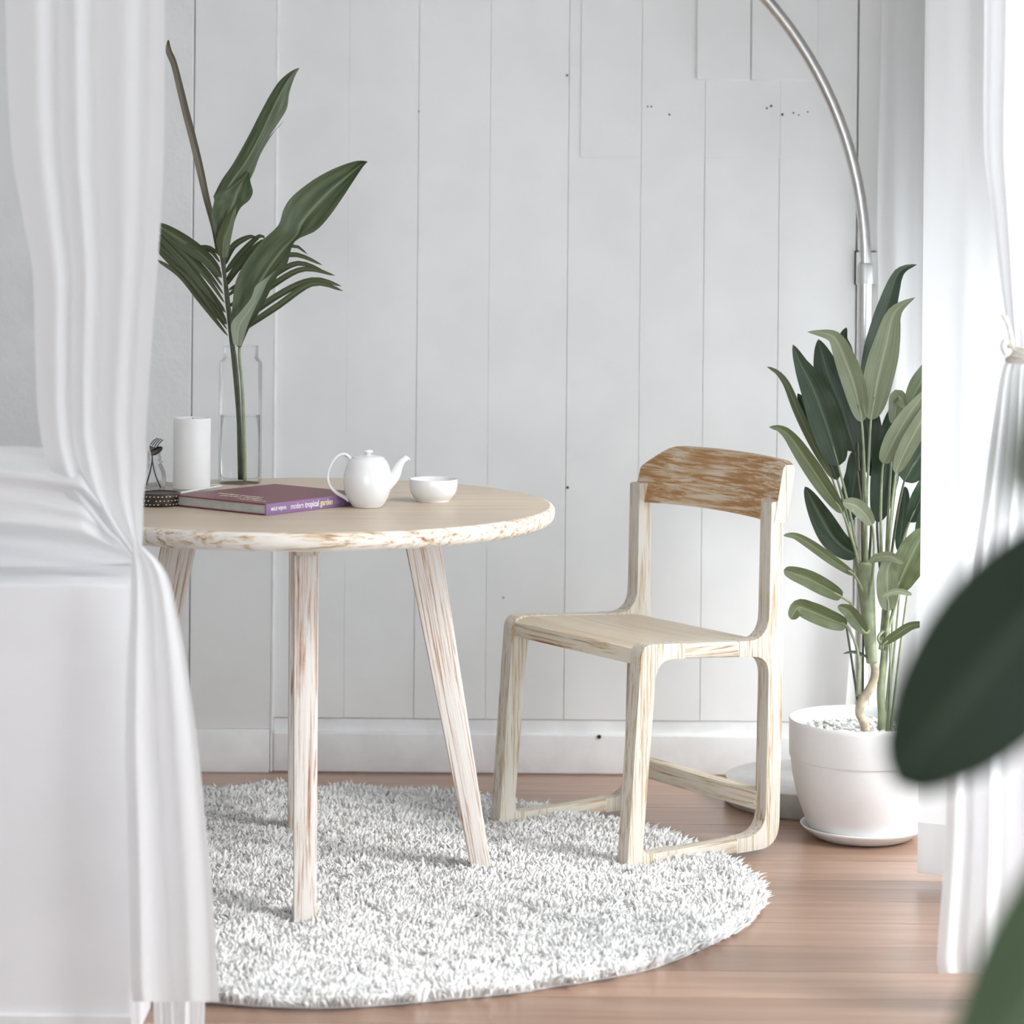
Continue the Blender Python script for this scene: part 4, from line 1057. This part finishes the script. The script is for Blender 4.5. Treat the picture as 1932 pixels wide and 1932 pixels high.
drape('upper_drape', [(-1040, -40, 345), (-500, -10, 325), (-80, 8, 312), (0, 10, 311), (150, 14, 311), (300, 24, 309), (420, 45, 303), (520, 62, 296), (650, 66, 286), (760, 70, 279), (830, 78, 275),
                      (880, 92, 278), (930, 120, 272), (990, 175, 270), (1030, 225, 268), (1058, 250, 266)], YL - 0.03, M['curtain'], cl_, 3.2, 0.010, seed=3, phase=1.2)
drape('lower_drape', [(1032, 250, 270), (1060, 248, 300), (1090, 247, 318), (1150, 245, 333), (1240, 240, 350), (1400, 236, 372), (1550, 240, 388), (1700, 243, 402), (1860, 246, 412), (1890, 250, 414)], 4.15, M['curtain'], cl_, 2.2, 0.008, seed=8, phase=0.8)
drape('inner_layer', [(1300, 270, 350), (1600, 280, 372), (1850, 288, 386), (1960, 292, 384)], 4.235, M['curtain'], cl_, 3.5, 0.008, seed=12)
# fabric swept sideways along the ledge
rs2 = random.Random(4)
V, Fc = [], []
nu, nv = 60, 46
for i in range(nu + 1):
    s = i / nu; pxx = 266 - 470 * s
    e0 = min(1, s * 4.2); top = 1038 - 190 * (e0 ** 0.8) + 6 * math.sin(s * 9); bot = 1062 + 6 * e0
    for j in range(nv + 1):
        t = j / nv
        yq = 0.010 * math.sin(t * 15 + s * 3 + 0.7 * math.sin(s * 6)) + 0.006 * math.sin(t * 31 + s * 7)
        V.append(at(pxx, top + (bot - top) * t, 4.30 - 0.045 * math.sin(math.pi * t) * e0 + yq * (0.3 + 0.7 * e0)))
for i in range(nu):
    for j in range(nv):
        a = i * (nv + 1) + j; Fc.append((a, a + nv + 1, a + nv + 2, a + 1))
part('side_sweep', V, Fc, M['curtain'], cl_, smooth=True, world=True)

YR = 4.42
cr2 = thing('right_curtain', 'white curtain at the right tied back with a cream rope', 'curtain', (at(2000, 1830, YR).x, YR, 0.06))
drape('upper_drape', [(-980, 1838, 2200), (-400, 1850, 2180), (0, 1857, 2150), (280, 1857, 2120), (400, 1872, 2080), (520, 1887, 2040), (600, 1898, 2010), (662, 1908, 1990)], YR, M['curtain'], cr2, 4.2, 0.016, seed=21, phase=0.6)
drape('lower_drape', [(662, 1908, 1990), (700, 1890, 2005), (800, 1873, 2025), (950, 1853, 2040), (1050, 1838, 2050), (1250, 1812, 2060), (1420, 1790, 2070), (1600, 1783, 2080), (1810, 1768, 2090), (1836, 1772, 2090)], YR, M['curtain'], cr2, 3.6, 0.018, seed=27, phase=0.5)
tie = thing('rope_tieback', 'twisted cream rope tied round the right curtain', 'rope', at(1948, 662, YR))
def twisted(name, pts, r, parent, strands=3, twist=60.0):
    cl = catmull(pts, 90); vf = []
    for s in range(strands):
        pp = []
        L_ = 0.0
        for i, q in enumerate(cl):
            if i: L_ += (q - cl[i - 1]).length
            T_ = (cl[min(i + 1, 90)] - cl[max(i - 1, 0)]).normalized(); N_ = T_.cross(Vector((0.13, 0.2, 1))).normalized(); B_ = T_.cross(N_)
            a = L_ * twist / r * 0.006 + s * 2 * math.pi / strands
            pp.append(q + (N_ * math.cos(a) + B_ * math.sin(a)) * r * 0.52)
        vf.append(tube(pp, r * 0.58, 7))
    v, f = join(*vf)
    return part(name, v, f, M['rope'], parent, smooth=True, world=True)
for (dz, nm) in ((-8, 'rope_turn'), (4, 'rope_turn'), (15, 'rope_turn')):
    pts = []
    for q in range(13):
        a = 2 * math.pi * q / 12
        pts.append(at(1948 - 47 * math.cos(a), 664 + dz + 3 * math.sin(a), YR - 0.045 * math.sin(a)))
    twisted(nm, pts, 0.0048, tie)
twisted('rope_tail', [at(1912, 662, YR - 0.03), at(1908, 635, YR - 0.034), at(1902, 612, YR - 0.036), at(1897, 598, YR - 0.038)], 0.0034, tie)
twisted('rope_tail', [at(1909, 655, YR - 0.03), at(1905, 625, YR - 0.04), at(1898, 605, YR - 0.042), at(1891, 592, YR - 0.044)], 0.0028, tie)
v, f = tube(catmull([at(1896, 644, YR - 0.03), at(1893, 655, YR - 0.036), at(1899, 668, YR - 0.038), at(1904, 660, YR - 0.034)], 16), 0.0052, 8)
part('knot', v, f, M['rope'], tie, smooth=True, world=True)

# sheer panel in front of the window, its edge in front of the plant
def pleat(name, path, z0, z1, mat, parent, nf, amp, off=0.0, seed=1, n=160, m_=24):
    cl = catmull([(*q, 0) for q in path], n); V, Fc = [], []
    r_ = random.Random(seed); p1, p2 = r_.uniform(0, 6), r_.uniform(0, 6)
    for i, q in enumerate(cl):
        T_ = (cl[min(i + 1, n)] - cl[max(i - 1, 0)]).normalized(); N_ = Vector((-T_.y, T_.x, 0))
        s = i / n
        d = amp * (math.sin(2 * math.pi * nf * s + p1) + 0.4 * math.sin(2 * math.pi * nf * 2.3 * s + p2)) * min(1, s * 8 + 0.1) + off
        for j in range(m_ + 1):
            t = j / m_
            V.append((q.x + N_.x * d * (1 - 0.25 * t), q.y + N_.y * d * (1 - 0.25 * t), z0 + (z1 - z0) * t))
    for i in range(n):
        for j in range(m_):
            a = i * (m_ + 1) + j; Fc.append((a, a + m_ + 1, a + m_ + 2, a + 1))
    return part(name, V, Fc, mat, parent, smooth=True, world=True)
shx = at(1757, 1200, 5.30)
path = [(0.838, 5.32), (0.90, 5.29), (0.965, 5.27), (1.03, 5.20), (1.10, 5.05)]
sh = thing('sheer_curtain', 'bright white sheer curtain hanging before the window, right of the plant', 'curtain', (0.95, 5.28, 0.02))
pleat('sheer_cloth', path, 0.022, 2.6, M['sheer'], sh, 3.0, 0.010, seed=5)
pleat('hem', path, 0.022, 0.125, M['sheer'], sh, 3.0, 0.010, off=-0.0025, seed=5, m_=4)
bk = thing('corner_curtain', 'pale curtain hanging in the back corner behind the arc lamp pole', 'curtain', (0.93, 6.24, 0.01))
drape('corner_cloth', [(-780, 1668, 1830), (0, 1664, 1830), (400, 1655, 1830), (600, 1657, 1828), (900, 1650, 1825), (1150, 1612, 1820), (1340, 1595, 1815), (1478, 1588, 1810)], 6.262, M['sheer'], bk, 3.2, 0.010, seed=31)

# ------------------------------------------------------------------ foreground rubber plant (stands just right of the frame)
RY = 1.72
rpz = Vector((0.47, RY, 0.0))
rub = thing('rubber_plant', 'dark leafed rubber plant close to the camera at the right edge', 'plant', rpz)
v, f = lathe([(0, 0.001), (0.11, 0.001), (0.115, 0.006), (0.145, 0.27), (0.15, 0.30), (0.142, 0.305), (0.135, 0.27), (0, 0.265)], 48)
part('pot', v, f, M['pot'], rub)
stem('trunk', [rpz + Vector((0, 0, 0.26)), rpz + Vector((0.01, 0.0, 0.6)), rpz + Vector((-0.005, 0, 1.0)), rpz + Vector((0.01, -0.01, 1.5))], 0.012, 0.007, M['trunk'], rub, n=24)
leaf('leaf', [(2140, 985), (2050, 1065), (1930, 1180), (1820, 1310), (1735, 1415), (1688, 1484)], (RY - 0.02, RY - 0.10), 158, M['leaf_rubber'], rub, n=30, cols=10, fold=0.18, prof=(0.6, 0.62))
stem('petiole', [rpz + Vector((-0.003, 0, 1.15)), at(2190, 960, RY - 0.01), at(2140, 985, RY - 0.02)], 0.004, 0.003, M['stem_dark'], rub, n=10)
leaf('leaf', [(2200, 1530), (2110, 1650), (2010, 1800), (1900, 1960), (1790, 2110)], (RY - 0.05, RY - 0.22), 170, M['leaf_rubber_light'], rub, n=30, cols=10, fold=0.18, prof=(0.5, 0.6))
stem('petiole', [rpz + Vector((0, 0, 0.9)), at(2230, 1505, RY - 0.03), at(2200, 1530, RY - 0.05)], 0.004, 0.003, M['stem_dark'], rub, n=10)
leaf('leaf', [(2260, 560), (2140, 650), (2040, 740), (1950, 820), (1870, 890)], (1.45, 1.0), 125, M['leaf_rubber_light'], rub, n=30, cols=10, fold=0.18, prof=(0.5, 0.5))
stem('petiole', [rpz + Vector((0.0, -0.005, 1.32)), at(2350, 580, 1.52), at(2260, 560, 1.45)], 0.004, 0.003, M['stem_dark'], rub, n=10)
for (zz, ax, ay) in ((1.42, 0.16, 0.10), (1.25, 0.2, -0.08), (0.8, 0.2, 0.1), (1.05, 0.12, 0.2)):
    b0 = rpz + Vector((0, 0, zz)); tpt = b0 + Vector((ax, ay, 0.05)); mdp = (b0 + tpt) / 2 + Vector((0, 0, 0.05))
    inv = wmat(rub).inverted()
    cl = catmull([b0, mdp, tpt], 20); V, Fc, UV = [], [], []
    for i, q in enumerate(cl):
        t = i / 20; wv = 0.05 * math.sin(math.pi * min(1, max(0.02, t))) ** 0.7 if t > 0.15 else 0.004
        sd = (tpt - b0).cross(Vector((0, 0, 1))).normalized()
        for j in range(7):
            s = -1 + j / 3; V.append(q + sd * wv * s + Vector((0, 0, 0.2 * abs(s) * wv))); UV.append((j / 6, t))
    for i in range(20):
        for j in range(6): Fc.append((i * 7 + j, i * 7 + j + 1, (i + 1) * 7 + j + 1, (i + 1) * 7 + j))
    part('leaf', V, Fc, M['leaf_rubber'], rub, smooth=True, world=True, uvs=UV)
